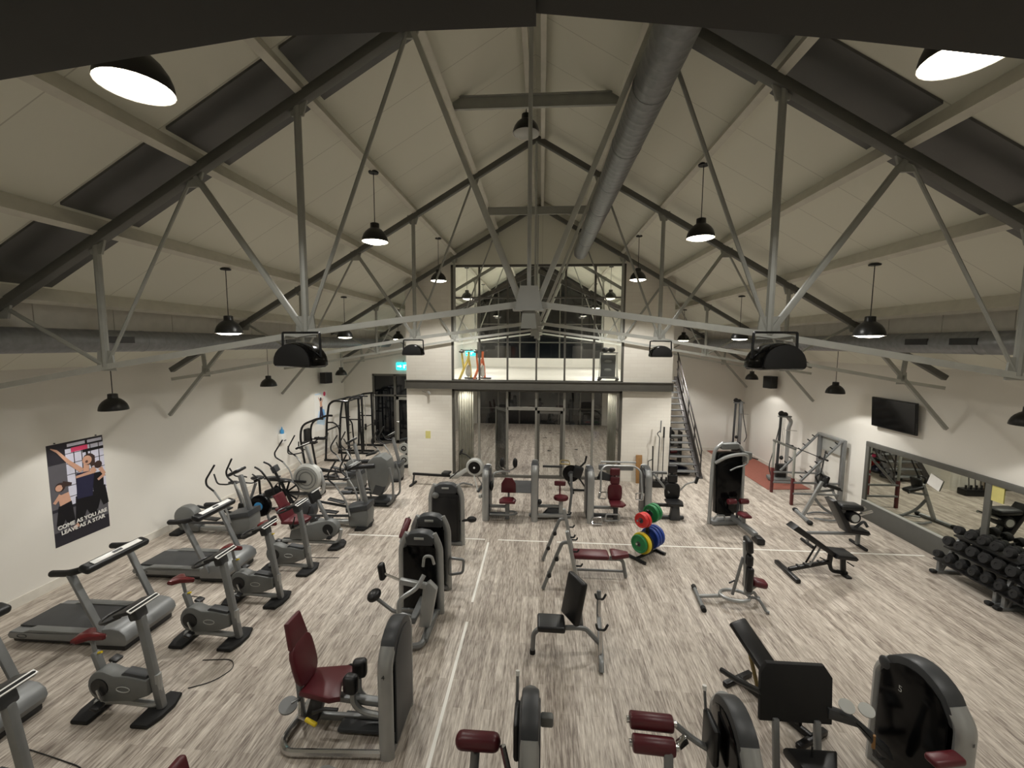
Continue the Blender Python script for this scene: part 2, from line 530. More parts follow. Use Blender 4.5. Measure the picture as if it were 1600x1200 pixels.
MB().box((-0.17, YM + 0.12, 2.36), (1.9, 0.1, 0.1)).obj('transom', frame_lt, wn)
for x0, x1, z0, z1 in ((GX0, -2.06, .05, 2.95), (-2.06, -1.12, .05, 2.95), (-1.12, 0.78, 2.4, 2.95), (0.78, 1.71, .05, 2.95), (1.71, GX1, .05, 2.95)):
    MB().box(((x0 + x1) / 2, YM + 0.13, (z0 + z1) / 2), (x1 - x0 - 0.06, 0.012, z1 - z0)).obj('pane', glass, wn)
def door_leaf(n, loc, rz, w, h, m, pull=1):
    d = bpy.data.objects.new('door_%d' % n, None); COL.objects.link(d); struct(d); d.location = loc; d.rotation_euler = (0, 0, rz)
    f = MB(); frame_box(f, 0, w, 0.01, h, 0, 0.09, 0.05); f.obj('frame', m, d)
    MB().box((w / 2, 0, h / 2), (w - 0.14, 0.01, h - 0.14)).obj('pane', glass, d)
    MB().tube([(w - 0.06, -0.03, 1.0), (w - 0.06, -0.08, 1.0), (w - 0.06, -0.08, 1.3), (w - 0.06, -0.03, 1.3)], 0.012, 6).obj('door_handle', chrome, d)
    return d
door_leaf(1, (-1.10, YM + 0.2, 0), math.radians(122), 0.92, 2.3, frame_gr)
door_leaf(2, (0.74, YM + 0.12, 0), PI, 0.86, 2.3, frame_gr)
# curtains drawn to both sides of the studio glass
for x0, x1 in ((-2.9, -2.35), (2.3, 2.6)):
    d = MB(); n = 40; fr = []; bk = []
    for i in range(n + 1):
        x = x0 + (x1 - x0) * i / n; y = YM + 0.75 + 0.035 * math.sin(i * 1.1)
        fr.append((x, y)); bk.append((x, y + 0.012))
    d.prism(fr + bk[::-1], 'z', 0.0, 3.03)
    tag(d.obj('curtain', cream_m), 'pale grey curtain drawn to the %s edge of the studio glass' % ('left' if x0 < 0 else 'right'), 'curtain', 'curtains behind the studio glass')
# glazed door in the left rear wall
wn = window(3)
f = MB(); frame_box(f, DX0, DX1, 0.0, DZ, YB + 0.06, 0.09, 0.12)
f.box((-6.52, YB + 0.06, DZ / 2), (0.1, 0.12, DZ)); f.box(((DX0 + DX1) / 2, YB + 0.06, 2.18), (DX1 - DX0, 0.12, 0.07))
f.obj('frame', frame_gr, wn)
MB().box(((DX0 + DX1) / 2, YB + 0.08, DZ / 2), (DX1 - DX0 - 0.1, 0.012, DZ - 0.1)).obj('pane', night_m, wn)
d3 = bpy.data.objects.new('door_3', None); COL.objects.link(d3); struct(d3)
f = MB(); frame_box(f, -6.46, -5.60, 0.05, 2.12, YB - 0.01, 0.12, 0.05); f.obj('frame', frame_lt, d3)
MB().tube([(-6.40, YB - 0.03, 1.02), (-6.40, YB - 0.09, 1.02), (-6.28, YB - 0.09, 1.02)], 0.012, 6).obj('door_handle', chrome, d3)

# baseboards
trim(MB().box((XL + 0.012, (0.9 + YB) / 2, 0.08), (0.024, YB - 0.9, 0.16)), offwhite)
bpy.data.objects['trim_1'].name = 'baseboard_left'
struct(MB().box((XR - 0.012, (11.5 + YB) / 2, 0.06), (0.024, YB - 11.5, 0.12)).obj('baseboard_right', offwhite))
struct(MB().box((6.4, YB - 0.012, 0.06), (4.3, 0.024, 0.12)).obj('baseboard_back', offwhite))
# upright fascia boards closing the eaves behind the side ducts
for sx in (-1, 1):
    fb = MB(); x = XC + sx * 6.83; y = 1.0
    while y < 18.3:
        y2 = min(y + 1.1, 18.35)
        fb.box((x, (y + y2) / 2, 4.78), (0.03, y2 - y - 0.012, 0.5)); y = y2
    trim(fb, offwhite)
# head of the gallery opening the photo is taken from, and its wall
for pts in ([(-8.9, 4.9), (-1.8, 5.07), (-1.31, 5.13), (-0.66, 5.2), (-0.02, 5.195)], [(-0.02, 5.222), (0.64, 5.14), (0.98, 5.09), (1.6, 5.0), (8.6, 4.8)]):
    trim(MB().prism(pts + [(p[0], p[1] + 0.45) for p in reversed(pts)], 'y', 0.79, 1.0), head_m)
w = MB()
w.prism([(-6.5, 5.3), (0.05, 5.45), (6.3, 5.3), (XC, zc(XC))], 'y', 0.9, 0.98)
w.box((-5.4, 0.94, 2.2), (6.9, 0.08, 4.4)); w.box((5.25, 0.94, 2.2), (6.6, 0.08, 4.4)); w.box((0, 0.94, 1.6), (4.2, 0.08, 3.2))
struct(w.obj('wall_front', plaster))
# dark roof lights in the bay above the near truss
PUR = (1.34, 2.67, 3.97, 5.28, 6.62)
k = 10
for sx, ya, yb in ((-1, 4.52, 5.45), (1, 4.5, 5.45)):
    for i in range(4):
        a, b = XC + sx * (PUR[i] + 0.06), XC + sx * (PUR[i + 1] - 0.06)
        p = MB().prism([(a, zc(a) - 0.03), (b, zc(b) - 0.03), (b, zc(b) + 0.01), (a, zc(a) + 0.01)], 'y', ya, yb)
        o = struct(p.obj('window_%d' % k, sky_p)); k += 1

# ================================================================ roof steel
ORD = ('first', 'second', 'third', 'fourth', 'fifth')
for sx, side in ((-1, 'left'), (1, 'right')):
    for i, off in enumerate(PUR):
        x = XC + sx * off
        a = math.atan(PITCHR) * sx
        b = MB().box((x, (0.98 + YS) / 2, zr(x) + 0.175), (0.09, YS - 0.98, 0.22), (0, a, 0))
        tag(b.obj('roof_purlin', purlin_m), 'pale long purlin, %s down the %s roof slope from the ridge' % (ORD[i], side), 'beam', 'pale purlins under the ceiling')
for sx, side in ((-1, 'left'), (1, 'right')):
    b = MB().box((XC + sx * 0.13, (0.98 + YS) / 2, 8.86), (0.08, YS - 0.98, 0.2))
    tag(b.obj('ridge_purlin', purlin_m), 'pale purlin on the %s side of the roof ridge' % side, 'beam', 'pale purlins under the ceiling')

BN = [(0, 4.97), (2.67, 4.62), (5.28, 4.19), (7.65, 3.77), (8.5, 3.64)]
def make_truss(label):
    t = thing('roof_truss', label, 'roof truss', (XC, 0, 0), 0, 'grey steel roof trusses')
    def T(o): return zr(XC + o)
    for s in (-1, 1):
        MB().bar((0, 0, 8.8), (s * 8.5, 0, T(8.5)), 0.11, 0.11, 0.008, up=(0, 1, 0)).obj('top_chord', steel_dk, t)
        c = MB()
        for (x0, z0), (x1, z1) in zip(BN[:-1], BN[1:]):
            c.bar((s * x0, 0, z0), (s * x1, 0, z1), 0.07, 0.05, 0, up=(0, 1, 0))
        c.obj('bottom_chord', web_m, t)
        MB().bar((s * 1.34, 0, T(1.34)), (s * 0.1, 0, 4.97), 0.06, 0.09, 0.004, up=(0, 1, 0)).obj('main_brace', web_m, t)
        MB().tube([(s * 1.34, 0, T(1.34)), (s * 2.67, 0, 4.62)], 0.023, 6).obj('thin_brace', steel, t)
        MB().tube([(s * 2.67, 0, T(2.67)), (s * 2.67, 0, 4.62)], 0.042, 8).obj('vertical', steel, t)
        MB().bar((s * 3.97, 0, T(3.97)), (s * 2.67, 0, 4.62), 0.06, 0.06, 0.005, up=(0, 1, 0)).obj('brace', steel, t)
        MB().tube([(s * 3.97, 0, T(3.97)), (s * 5.28, 0, 4.19)], 0.02, 6).obj('thin_brace', steel, t)
        MB().tube([(s * 5.28, 0, T(5.28)), (s * 5.28, 0, 4.19)], 0.04, 8).obj('vertical', steel, t)
        MB().tube([(s * 6.62, 0, T(6.62)), (s * 5.28, 0, 4.19)], 0.025, 6).obj('brace', steel, t)
        MB().bar((s * 7.7, 0, T(7.7)), (s * 7.65, 0, 3.77), 0.06, 0.06, 0, up=(0, 1, 0)).obj('short_post', steel, t)
        MB().bar((s * 7.0, 0, 4.58), (s * 8.62, 0, 2.78), 0.07, 0.06, 0, up=(0, 1, 0)).obj('knee_brace', steel, t)
        for x, z, w_ in ((2.67, 4.66, 0.13), (5.28, 4.23, 0.12), (7.65, 3.8, 0.1)):
            MB().prism([(s * x - w_, z - 0.09), (s * x + w_, z - 0.09), (s * x + w_ * .8, z + 0.16), (s * x - w_ * .8, z + 0.16)], 'y', -0.012, 0.012).obj('gusset', steel, t)
        for x in PUR:
            z = T(x); MB().prism([(s * x - 0.13, z + 0.03), (s * x + 0.13, z + 0.03), (s * x + 0.07, z - 0.16), (s * x - 0.07, z - 0.16)], 'y', -0.014, 0.014).obj('gusset', steel, t)
    MB().prism([(-0.16, 4.9), (0.16, 4.9), (0.10, 5.16), (-0.10, 5.16)], 'y', -0.075, -0.045).box((0, -0.02, 4.89), (0.36, 0.16, 0.02)).obj('centre_gusset', lgrey, t)  # light grey colour stands in for lamplight on the centre plate
    MB().prism([(-0.09, 4.68), (0.09, 4.68), (0.07, 4.9), (-0.07, 4.9)], 'y', -0.05, -0.03).obj('lower_gusset', steel, t)
    MB().tube([(0, 0, 8.75), (0, 0, 4.95)], 0.024, 8).obj('king_rod', lgrey, t)
    return t
t0 = make_truss('nearest grey roof truss, its centre plate at the middle of the view')
t0.location.y = 4.93
dup(t0, (XC, 9.33, 0), None, 'second grey roof truss from the front, between the near truss and the glazed front')
dup(t0, (XC, 13.70, 0), None, 'grey roof truss standing right against the brick piers')
dup(t0, (XC, 18.0, 0), None, 'grey roof truss seen through the upper glass')
for y, z, sl, hw, lab in ((16.6, 7.3, 0.45, 4.2, 'nearer'), (22.9, 8.75, PITCHR, 4.2, 'farther')):
    t = thing('gable_rafter', 'pair of dark sloping rafters seen through the upper glass, the %s pair' % lab, 'rafter', (XC, y, 0), 0, 'dark rafters of the upper room')
    for s in (-1, 1):
        MB().bar((0, 0, z), (s * hw, 0, z - sl * hw), 0.16, 0.14, 0.006, up=(0, 1, 0)).obj('rafter', stair_m, t)
for y, z, lab in ((7.05, 8.22, 'nearer'), (11.5, 7.9, 'farther')):
    b = MB()
    b.box((XC, y, z), (2.62, 0.05, 0.012)); b.box((XC, y, z + 0.09), (2.62, 0.012, 0.18)); b.box((XC, y, z + 0.18), (2.62, 0.09, 0.014))
    tag(b.obj('collar_beam', steel), '%s short grey collar beam across the ridge between the purlins' % lab, 'beam')
# mezzanine edge beam
b = MB()
b.box((-0.15, YM - 0.10, 3.155), (8.72, 0.03, 0.25)); b.box((-0.15, YM - 0.08, 3.285), (8.74, 0.16, 0.02)); b.box((-0.15, YM - 0.08, 3.025), (8.74, 0.16, 0.02))
for x in (-4.49, 4.19): b.box((x, YM - 0.08, 3.155), (0.03, 0.15, 0.26))
tag(b.obj('edge_beam', frame_gr), 'long dark grey steel beam across both brick piers', 'beam')

# ================================================================ ducts
def duct(a, b, r, label, seams, grilles=()):
    t = thing('air_duct', label, 'duct', (a[0], a[1], a[2]))
    L = b[1] - a[1]
    pr = [(r * .96, 0), (r, 0.02)]
    y = 0.0
    while y < L - 0.2:
        y += 0.14
        pr += [(r, y - 0.006), (r * 1.006, y), (r, y + 0.006)]
    pr += [(r, L - 0.02), (r * .96, L)]
    MB().lathe(pr, (0, 0, 0), (0, 1, 0), 20).obj('pipe', galv, t)
    y = seams / 2
    while y < L - .1:
        MB().lathe([(r * 1.0, y - 0.03), (r * 1.03, y - 0.025), (r * 1.03, y + 0.025), (r * 1.0, y + 0.03)], (0, 0, 0), (0, 1, 0), 20).obj('joint_band', galv, t); y += seams
    for (gy, gs) in grilles:
        g = MB(); g.box((gs * r * 0.96, gy, 0.02), (0.03, 0.42, 0.1)); g.obj('grille', black, t)
    return t
duct((1.16, 1.6, 7.3), (1.16, 13.4, 7.3), 0.205, 'ribbed grey duct running just right of the roof ridge', 1.35)
duct((XC - 6.56, 1.2, 4.515), (XC - 6.56, 18.2, 4.515), 0.17, 'long grey duct along the left eaves', 2.2, ((5.0, 1), (9.5, 1)))
duct((XC + 6.6, 1.2, 4.555), (XC + 6.6, 18.2, 4.555), 0.17, 'long grey duct along the right eaves', 2.2, ((5.6, -1), (6.4, -1)))

# ================================================================ pendant lamps
def make_pendant(label, r, h, cord, kind, lit=True):
    t = thing('pendant_lamp', label, 'lamp', (0, 0, 0), 0, 'black bell pendant lamps')
    # origin: centre of the mouth
    prof = [(r, 0), (r * 1.0, 0.02), (r * .96, h * .2), (r * .87, h * .37), (r * .71, h * .53), (r * .52, h * .65), (r * .38, h * .71), (r * .35, h * .74), (r * .34, h * .97), (r * .24, h), (0.02, h)]
    ins = [(0.02, h * .9), (r * .3, h * .68), (r * .67, h * .51), (r * .83, h * .35), (r * .92, h * .19), (r * .97, 0.004), (r, 0)]
    MB().lathe(prof, n=24, cap=False).obj('shade', shade_m, t)
    MB().lathe(ins, n=24, cap=False).obj('shade_lining', shade_in, t)
    MB().tube([(0, 0, h), (0, 0, h + cord)], 0.007, 6).obj('cord', black, t)
    MB().lathe([(0.08, -0.02), (0.085, 0.0), (0.05, 0.02)], (0, 0, h + cord), n=12).obj('ceiling_rose', black, t)
    return t
def lamp_light(t, watts, cone, r, glow=True):
    if glow:
        MB().lathe([(0.001, -0.03), (r * .6, -0.022), (r * .93, 0.006), (r * .93, 0.012), (0.001, 0.012)], n=20, cap=False).obj('glowing_diffuser', lamp_on, t)
        spot('lamp_light', t, (0, 0, -0.045), watts, cone, 0.35, 0.10)
    else:
        MB().ell((0, 0, 0.07), (0.1, 0.1, 0.13)).obj('glowing_bulb', lamp_on, t)
        spot('lamp_light', t, (0, 0, -0.005), watts, cone, 0.22, 0.05)
ROWY = (2.7, 7.1, 11.5, 15.9)
ROWN = ('nearest', 'second', 'third', 'farthest')
for j, y in enumerate(ROWY):
    for s, sd in ((-1, 'left'), (1, 'right')):
        for off, z, nm in ((2.65, 6.19, 'upper'), (5.31, 4.66, 'lower')):
            x = XC + s * off
            t = make_pendant('lit black pendant in the %s row on the %s, %s of its row' % (nm, sd, ROWN[j]), 0.212, 0.31, zr(x) + 0.06 - z - 0.31, 0)
            if j == 3 and nm == 'upper': t['label'] = 'lit black pendant seen through the upper glass on the %s' % sd
            t.location = ((-2.66, 2.75, 6.15) if s < 0 else (2.40, 2.75, 6.14)) if (j == 0 and nm == 'upper') else (x, y, z)
            lamp_light(t, LAMP_W * (0.5, 0.95, 1.8, 1.7)[j] * (1.1 if j == 3 and nm == 'upper' else 1), (166 if j == 0 else 140) if nm == 'upper' else 116, 0.212)
        if j > 0:
            x = -7.75 if s < 0 else 7.64; z = 3.27
            t = make_pendant('low black pendant close to the %s wall, %s in its row' % (sd, ('', 'nearest', 'second', 'farthest')[j]), 0.215, 0.30, zr(x) + 0.27 - z - 0.27, 1)
            t.location = (x, y, z); lamp_light(t, WALL_W, 118, 0.215, False)
t = make_pendant('unlit black pendant hanging under the roof ridge', 0.235, 0.33, 0.18, 0)
t.location = (XC - 0.16, 7.75, 8.15)
MB().lathe([(0.001, -0.01), (0.2, -0.006), (0.22, 0.006), (0.001, 0.01)], n=20, cap=False).obj('white_diffuser', lgrey, t)
for s, sd in ((-1, 'left'), (1, 'right')):
    t = make_pendant('lit black pendant deep in the upper room on the %s' % sd, 0.212, 0.31, zr(XC + 2.65) + 0.06 - 6.50, 0)
    t.location = (XC + s * 2.65, 20.3, 6.19); lamp_light(t, LAMP_W * 1.7, 150, 0.212)
# unseen downlights added under the mezzanine to brighten studio floor and curtains
for i in range(3):
    for j in range(3):
        x, y = -2.6 + i * 2.4, 14.25 + j * 3.0
        t = thing('added_downlight', 'added round downlight in the studio ceiling, out of view', 'lamp', (x, y, 3.02), 0, 'added studio downlights')
        MB().lathe([(0.09, 0.0), (0.1, -0.012), (0.075, -0.015), (0.07, 0.0)], n=14, cap=False).obj('rim', white_m, t)
        MB().lathe([(0.001, -0.008), (0.07, -0.008), (0.07, 0.0)], n=14, cap=False).obj('glowing_disc', lamp_on, t)
        spot('downlight', t, (0, 0, -0.03), STUDIO_W, 140, 0.5, 0.05)
# ================================================================ cardio machines (local +x = the way the user faces)
def make_treadmill(label):
    t = thing('treadmill', label, 'treadmill', (0, 0, 0), 0, 'silver treadmills along the left wall')
    MB().box((-0.13, 0, 0.07), (1.62, 0.7, 0.10), None, 0.02).obj('undercarriage', black, t)
    MB().prism([(-0.93, 0.1), (-0.96, 0.15), (-0.93, 0.2), (0.55, 0.215), (0.55, 0.1)], 'y', -0.40, 0.40, 0.015).obj('deck_side', silver_d, t)
    MB().box((-0.18, 0, 0.218), (1.46, 0.54, 0.024), None, 0.008).obj('running_belt', belt_m, t)
    for s in (-1, 1):
        r = MB(); r.prism([(-0.93, 0.2), (-0.72, 0.2), (-0.6, 0.245), (0.5, 0.245), (0.5, 0.2)], 'y', s * 0.335 - 0.06, s * 0.335 + 0.06, 0.01); r.obj('foot_rail', mgrey, t)
    MB().prism([(0.42, 0.08), (0.42, 0.245), (0.55, 0.33), (0.72, 0.36), (0.86, 0.34), (0.95, 0.27), (0.97, 0.18), (0.92, 0.09)], 'y', -0.43, 0.43, 0.03).obj('motor_hood', silver_d, t)
    MB().box((0.66, 0, 0.05), (0.5, 0.8, 0.09), None, 0.02).obj('front_base', black, t)
    for s in (-1, 1):
        MB().bar((0.62, s * 0.41, 0.2), (0.17, s * 0.42, 1.2), 0.055, 0.10, 0.02, up=(0, 1, 0)).obj('upright', silver_d, t)
        h = MB().tube([(-0.08, s * 0.43, 1.165), (0.16, s * 0.43, 1.18), (0.33, s * 0.42, 1.225), (0.46, s * 0.34, 1.27)], 0.048, 10, 0.12)
        h.ell((-0.08, s * 0.43, 1.165), (0.096, 0.096, 0.096)); h.obj('handrail', black, t)
    c = MB(); c.box((0.45, 0, 1.26), (0.18, 0.97, 0.11), (0, 0.3, 0), 0.045, 3); c.obj('console', black, t)
    MB().box((0.475, 0, 1.318), (0.085, 0.74, 0.012), (0, 0.3, 0), 0.004).obj('console_strip', strip_m, t)
    MB().box((0.478, 0.0, 1.326), (0.04, 0.14, 0.006), (0, 0.3, 0)).obj('console_screen', dgrey, t)
    o = MB()
    P = [(0.05 * math.cos(a) * 1.5 - 0.72, -0.402, 0.152 + 0.028 * math.sin(a)) for a in [2 * PI * i / 16 for i in range(17)]]
    o.tube(P, 0.005, 5); o.obj('badge_ring', dgrey, t)
    return t
tm = make_treadmill('silver treadmill farthest from the camera, beside the big poster'); tm.location = (-6.78, 7.57, 0)
dup(tm, (-6.92, 5.78, 0), None, 'silver treadmill in the middle of the row of three')
dup(tm, (-6.97, 4.0, 0), None, 'nearest silver treadmill, cut by the left edge of the picture')

def make_bike(label):
    t = thing('exercise_bike', label, 'exercise bike', (0, 0, 0), 0, 'upright exercise bikes with red saddles')
    def foot(x, d):
        P = [(x - 0.11 * d, -0.25), (x + 0.10 * d, -0.25), (x + 0.15 * d, -0.1), (x + 0.16 * d, 0.08), (x + 0.10 * d, 0.24), (x - 0.06 * d, 0.25), (x - 0.12 * d, 0.1)]
        return MB().prism(P, 'z', 0.0, 0.06, 0.02)
    foot(-0.36, -1).obj('rear_foot', rubber, t); foot(0.40, 1).obj('front_foot', rubber, t)
    MB().tube([(-0.4, 0, 0.07), (-0.1, 0, 0.12), (0.2, 0, 0.1), (0.44, 0, 0.09), (0.43, 0, 0.5)], 0.04, 8, 0.1).obj('base_tube', silver, t)
    b = MB()
    P = [(0.19 * math.cos(a) - 0.22, 0.35 + 0.2 * math.sin(a)) for a in [math.radians(q) for q in range(60, 300, 20)]]
    P += [(-0.02, 0.17), (0.15, 0.18), (0.36, 0.26), (0.36, 0.46), (0.1, 0.5), (-0.06, 0.5)]
    b.prism(P, 'y', -0.085, 0.085, 0.03); b.obj('body_shell', mgrey, t)
    MB().prism([(-0.02, 0.48), (0.34, 0.44), (0.34, 0.5), (0.06, 0.54)], 'y', -0.06, 0.06, 0.02).obj('top_cover', dgrey, t)
    MB().lathe([(0.11, 0), (0.11, 0.012), (0.02, 0.016)], (-0.24, -0.085, 0.35), (0, -1, 0), 18).obj('crank_disc', black, t)
    o = MB(); o.tube([(0.06 + 0.085 * math.cos(a), -0.088, 0.34 + 0.035 * math.sin(a)) for a in [2 * PI * i / 16 for i in range(17)]], 0.006, 5); o.obj('badge_ring', lgrey, t)
    for s, dx, dz in ((-1, 0.07, -0.15), (1, -0.07, 0.15)):
        MB().bar((-0.24, s * 0.12, 0.35), (-0.24 + dx, s * 0.13, 0.35 + dz), 0.03, 0.022, 0.006).obj('crank_arm', chrome, t)
        MB().box((-0.24 + dx, s * 0.19, 0.35 + dz), (0.1, 0.11, 0.04), (0, 0.3, 0), 0.012).obj('pedal', black, t)
    MB().bar((-0.27, 0, 0.45), (-0.36, 0, 0.74), 0.085, 0.07, 0.02).obj('seat_tube', silver_d, t)
    MB().tube([(-0.355, 0, 0.72), (-0.39, 0, 0.9)], 0.022, 8).obj('seat_post', silver_d, t)
    MB().tube([(-0.33, 0.0, 0.72), (-0.27, 0, 0.74)], 0.014, 6).obj('adjust_knob', yellow_m, t)
    s_ = MB()
    s_.prism([(-0.53, -0.12), (-0.55, 0), (-0.53, 0.12), (-0.46, 0.125), (-0.38, 0.055), (-0.22, 0.03), (-0.2, 0), (-0.22, -0.03), (-0.38, -0.055), (-0.46, -0.125)], 'z', 0.9, 0.97, 0.028)
    s_.obj('saddle', redseat, t)
    MB().bar((0.46, 0, 0.05), (0.27, 0, 1.24), 0.10, 0.085, 0.03, up=(0, 1, 0)).obj('front_post', silver_d, t)
    MB().box((0.24, 0, 1.27), (0.13, 0.15, 0.14), (0, -0.25, 0), 0.03).obj('post_head', dgrey, t)
    MB().box((0.23, 0, 1.36), (0.24, 0.38, 0.05), (0, -0.3, 0), 0.02).obj('console', black, t)
    MB().box((0.325, 0, 1.40), (0.06, 0.38, 0.014), (0, 0.45, 0), 0.004).obj('console_strip', strip_m, t)
    MB().tube([(0.2, -0.17, 1.33), (0.02, -0.2, 1.25), (-0.1, -0.15, 1.22), (-0.14, 0, 1.22), (-0.1, 0.15, 1.22), (0.02, 0.2, 1.25), (0.2, 0.17, 1.33)], 0.018, 7, 0.1).obj('handlebar', black, t)
    return t
bk = make_bike('grey exercise bike with red saddle in front of the middle treadmill'); bk.location = (-4.97, 5.72, 0)
dup(bk, (-5.03, 4.47, 0), None, 'grey exercise bike with red saddle, second from the bottom left corner')
dup(bk, (-5.06, 3.22, 0), None, 'grey exercise bike cut off at the bottom left corner')
dup(bk, (-4.95, 6.72, 0), None, 'grey exercise bike with red saddle in front of the farthest treadmill')
dup(bk, (-4.97, 7.72, 0), None, 'grey exercise bike nearest to the red recumbent bike')

def recumbent():
    t = thing('recumbent_bike', 'recumbent exercise bike with red bucket seat and backrest', 'exercise bike', (-5.0, 8.75, 0))
    MB().prism([(0.42, -0.25), (0.62, -0.23), (0.7, -0.05), (0.66, 0.15), (0.55, 0.25), (0.4, 0.22)], 'z', 0, 0.06, 0.02).obj('front_foot', rubber, t)
    MB().prism([(-0.85, -0.22), (-0.65, -0.22), (-0.65, 0.22), (-0.85, 0.22)], 'z', 0, 0.06, 0.02).obj('rear_foot', rubber, t)
    MB().tube([(-0.75, 0, 0.08), (0.3, 0, 0.09), (0.55, 0, 0.08), (0.62, 0, 0.4)], 0.04, 8, 0.12).obj('base_tube', silver, t)
    P = [(-0.55, 0.16), (0.15, 0.14), (0.35, 0.22)] + [(0.38 + 0.2 * math.cos(a), 0.42 + 0.2 * math.sin(a)) for a in [math.radians(q) for q in range(-60, 120, 20)]] + [(0.1, 0.56), (-0.5, 0.36)]
    MB().prism(P, 'y', -0.09, 0.09, 0.03).obj('body_shell', mgrey, t)
    MB().lathe([(0.12, 0), (0.12, 0.012), (0.02, 0.016)], (0.36, -0.085, 0.42), (0, -1, 0), 18).obj('crank_disc', black, t)
    for s, dx, dz in ((-1, 0.08, -0.14), (1, -0.08, 0.14)):
        MB().bar((0.36, s * 0.11, 0.42), (0.36 + dx, s * 0.12, 0.42 + dz), 0.03, 0.02, 0.005).obj('crank_arm', chrome, t)
        MB().box((0.36 + dx, s * 0.19, 0.42 + dz), (0.1, 0.11, 0.04), None, 0.01).obj('pedal', black, t)
    MB().bar((-0.5, 0, 0.34), (-0.12, 0, 0.5), 0.14, 0.06, 0.02).obj('seat_rail', lgrey, t)
    MB().prism([(-0.62, -0.23), (-0.3, -0.22), (-0.12, -0.12), (-0.1, 0), (-0.12, 0.12), (-0.3, 0.22), (-0.62, 0.23)], 'z', 0.55, 0.63, 0.03).obj('seat', wine, t)
    MB().prism([(-0.62, 0.6), (-0.55, 0.6), (-0.68, 0.9), (-0.76, 0.9)], 'y', -0.22, 0.22, 0.025).obj('backrest', wine, t)
    MB().prism([(-0.70, 0.9), (-0.66, 0.9), (-0.78, 1.16), (-0.83, 1.16)], 'y', -0.16, 0.16, 0.02).obj('upper_backrest', wine, t)
    MB().bar((-0.5, 0, 0.36), (-0.68, 0, 0.85), 0.08, 0.05, 0.01).obj('back_support', dgrey, t)
    for s in (-1, 1):
        MB().tube([(-0.4, s * 0.24, 0.52), (-0.3, s * 0.3, 0.6), (-0.25, s * 0.3, 0.78)], 0.016, 6, 0.06).obj('side_handle', black, t)
    MB().bar((0.34, 0, 0.55), (0.1, 0, 1.05), 0.09, 0.07, 0.025).obj('console_post', silver_d, t)
    MB().box((0.04, 0, 1.14), (0.08, 0.36, 0.26), (0, -0.35, 0), 0.025).obj('console', black, t)
    MB().box((0.08, 0, 1.275), (0.03, 0.34, 0.02), (0, -0.35, 0)).obj('console_strip', strip_m, t)
    MB().box((-0.4, 0.0, 0.5), (0.2, 0.06, 0.03), None, 0.01).obj('seat_lever', yellow_m, t)
recumbent()

def make_cross_rear(label, tint):
    t = thing('elliptical_trainer', label, 'elliptical trainer', (0, 0, 0), 0, 'elliptical trainers with the drum at the back')
    b = MB(); b.lathe([(0.02, -0.15), (0.22, -0.14), (0.27, -0.1), (0.285, 0), (0.27, 0.1), (0.22, 0.14), (0.02, 0.15)], (-0.76, 0, 0.37), (0, 1, 0), 22); b.obj('rear_drum', tint, t)
    MB().box((-0.68, 0, 0.12), (0.5, 0.24, 0.2), None, 0.06).obj('drum_foot_housing', tint, t)
    MB().prism([(-1.0, -0.3), (-0.78, -0.3), (-0.74, 0), (-0.78, 0.3), (-1.0, 0.3), (-1.05, 0)], 'z', 0, 0.08, 0.025).obj('rear_foot', rubber, t)
    MB().box((-0.05, 0, 0.1), (1.3, 0.13, 0.09), None, 0.02).obj('base_rail', silver, t)
    MB().prism([(0.62, -0.32), (0.85, -0.30), (0.92, 0), (0.85, 0.30), (0.62, 0.32)], 'z', 0, 0.07, 0.02).obj('front_foot', rubber, t)
    MB().prism([(0.42, 0.06), (0.88, 0.06), (0.92, 0.35), (0.9, 0.5), (0.4, 0.42)], 'y', -0.2, 0.2, 0.03).obj('front_housing', mgrey, t)
    MB().prism([(0.37, 0.40), (0.92, 0.5), (0.9, 0.62), (0.36, 0.52)], 'y', -0.23, 0.23, 0.03).obj('housing_cap', dgrey, t)
    MB().bar((0.82, 0, 0.5), (0.6, 0, 1.42), 0.10, 0.10, 0.03).obj('column', silver_d, t)
    MB().box((0.52, 0, 1.5), (0.28, 0.32, 0.07), (0, -0.5, 0), 0.025).obj('console', black, t)
    MB().box((0.56, 0, 1.55), (0.14, 0.3, 0.02), (0, -0.5, 0), 0.006).obj('console_strip', strip_m, t)
    for s in (-1, 1):
        MB().tube([(0.6, s * 0.2, 1.3), (0.5, s * 0.3, 1.28), (0.25, s * 0.28, 1.28), (0.15, s * 0.24, 1.5)], 0.017, 7, 0.08).obj('fixed_handle', black, t)
        MB().tube([(0.5, s * 0.27, 0.36), (0.42, s * 0.29, 0.75), (0.18, s * 0.31, 1.12)], 0.022, 8, 0.25).obj('moving_arm', silver, t)
        MB().tube([(0.18, s * 0.31, 1.12), (0.02, s * 0.32, 1.25), (0.0, s * 0.31, 1.38), (0.2, s * 0.27, 1.72)], 0.021, 8, 0.14).obj('arm_grip', black, t)
        dz = 0.12 * s
        MB().bar((-0.7, s * 0.2, 0.42 + dz), (0.5, s * 0.27, 0.34 - dz * .2), 0.04, 0.06, 0.01).obj('pedal_link', dgrey, t)
        MB().prism([(-0.26, 0.50 + dz * .6), (0.16, 0.44 + dz * .4), (0.16, 0.47 + dz * .4), (-0.26, 0.53 + dz * .6)], 'y', s * 0.2 - 0.08, s * 0.2 + 0.08, 0.01).obj('pedal', black, t)
    return t
c1 = make_cross_rear('elliptical trainer behind the red recumbent bike, dark grey drum to its left', dgrey); c1.location = (-5.05, 9.82, 0)
c2 = make_cross_rear('elliptical trainer against the left wall past the farthest treadmill', mgrey); c2.location = (-7.6, 9.2, 0)

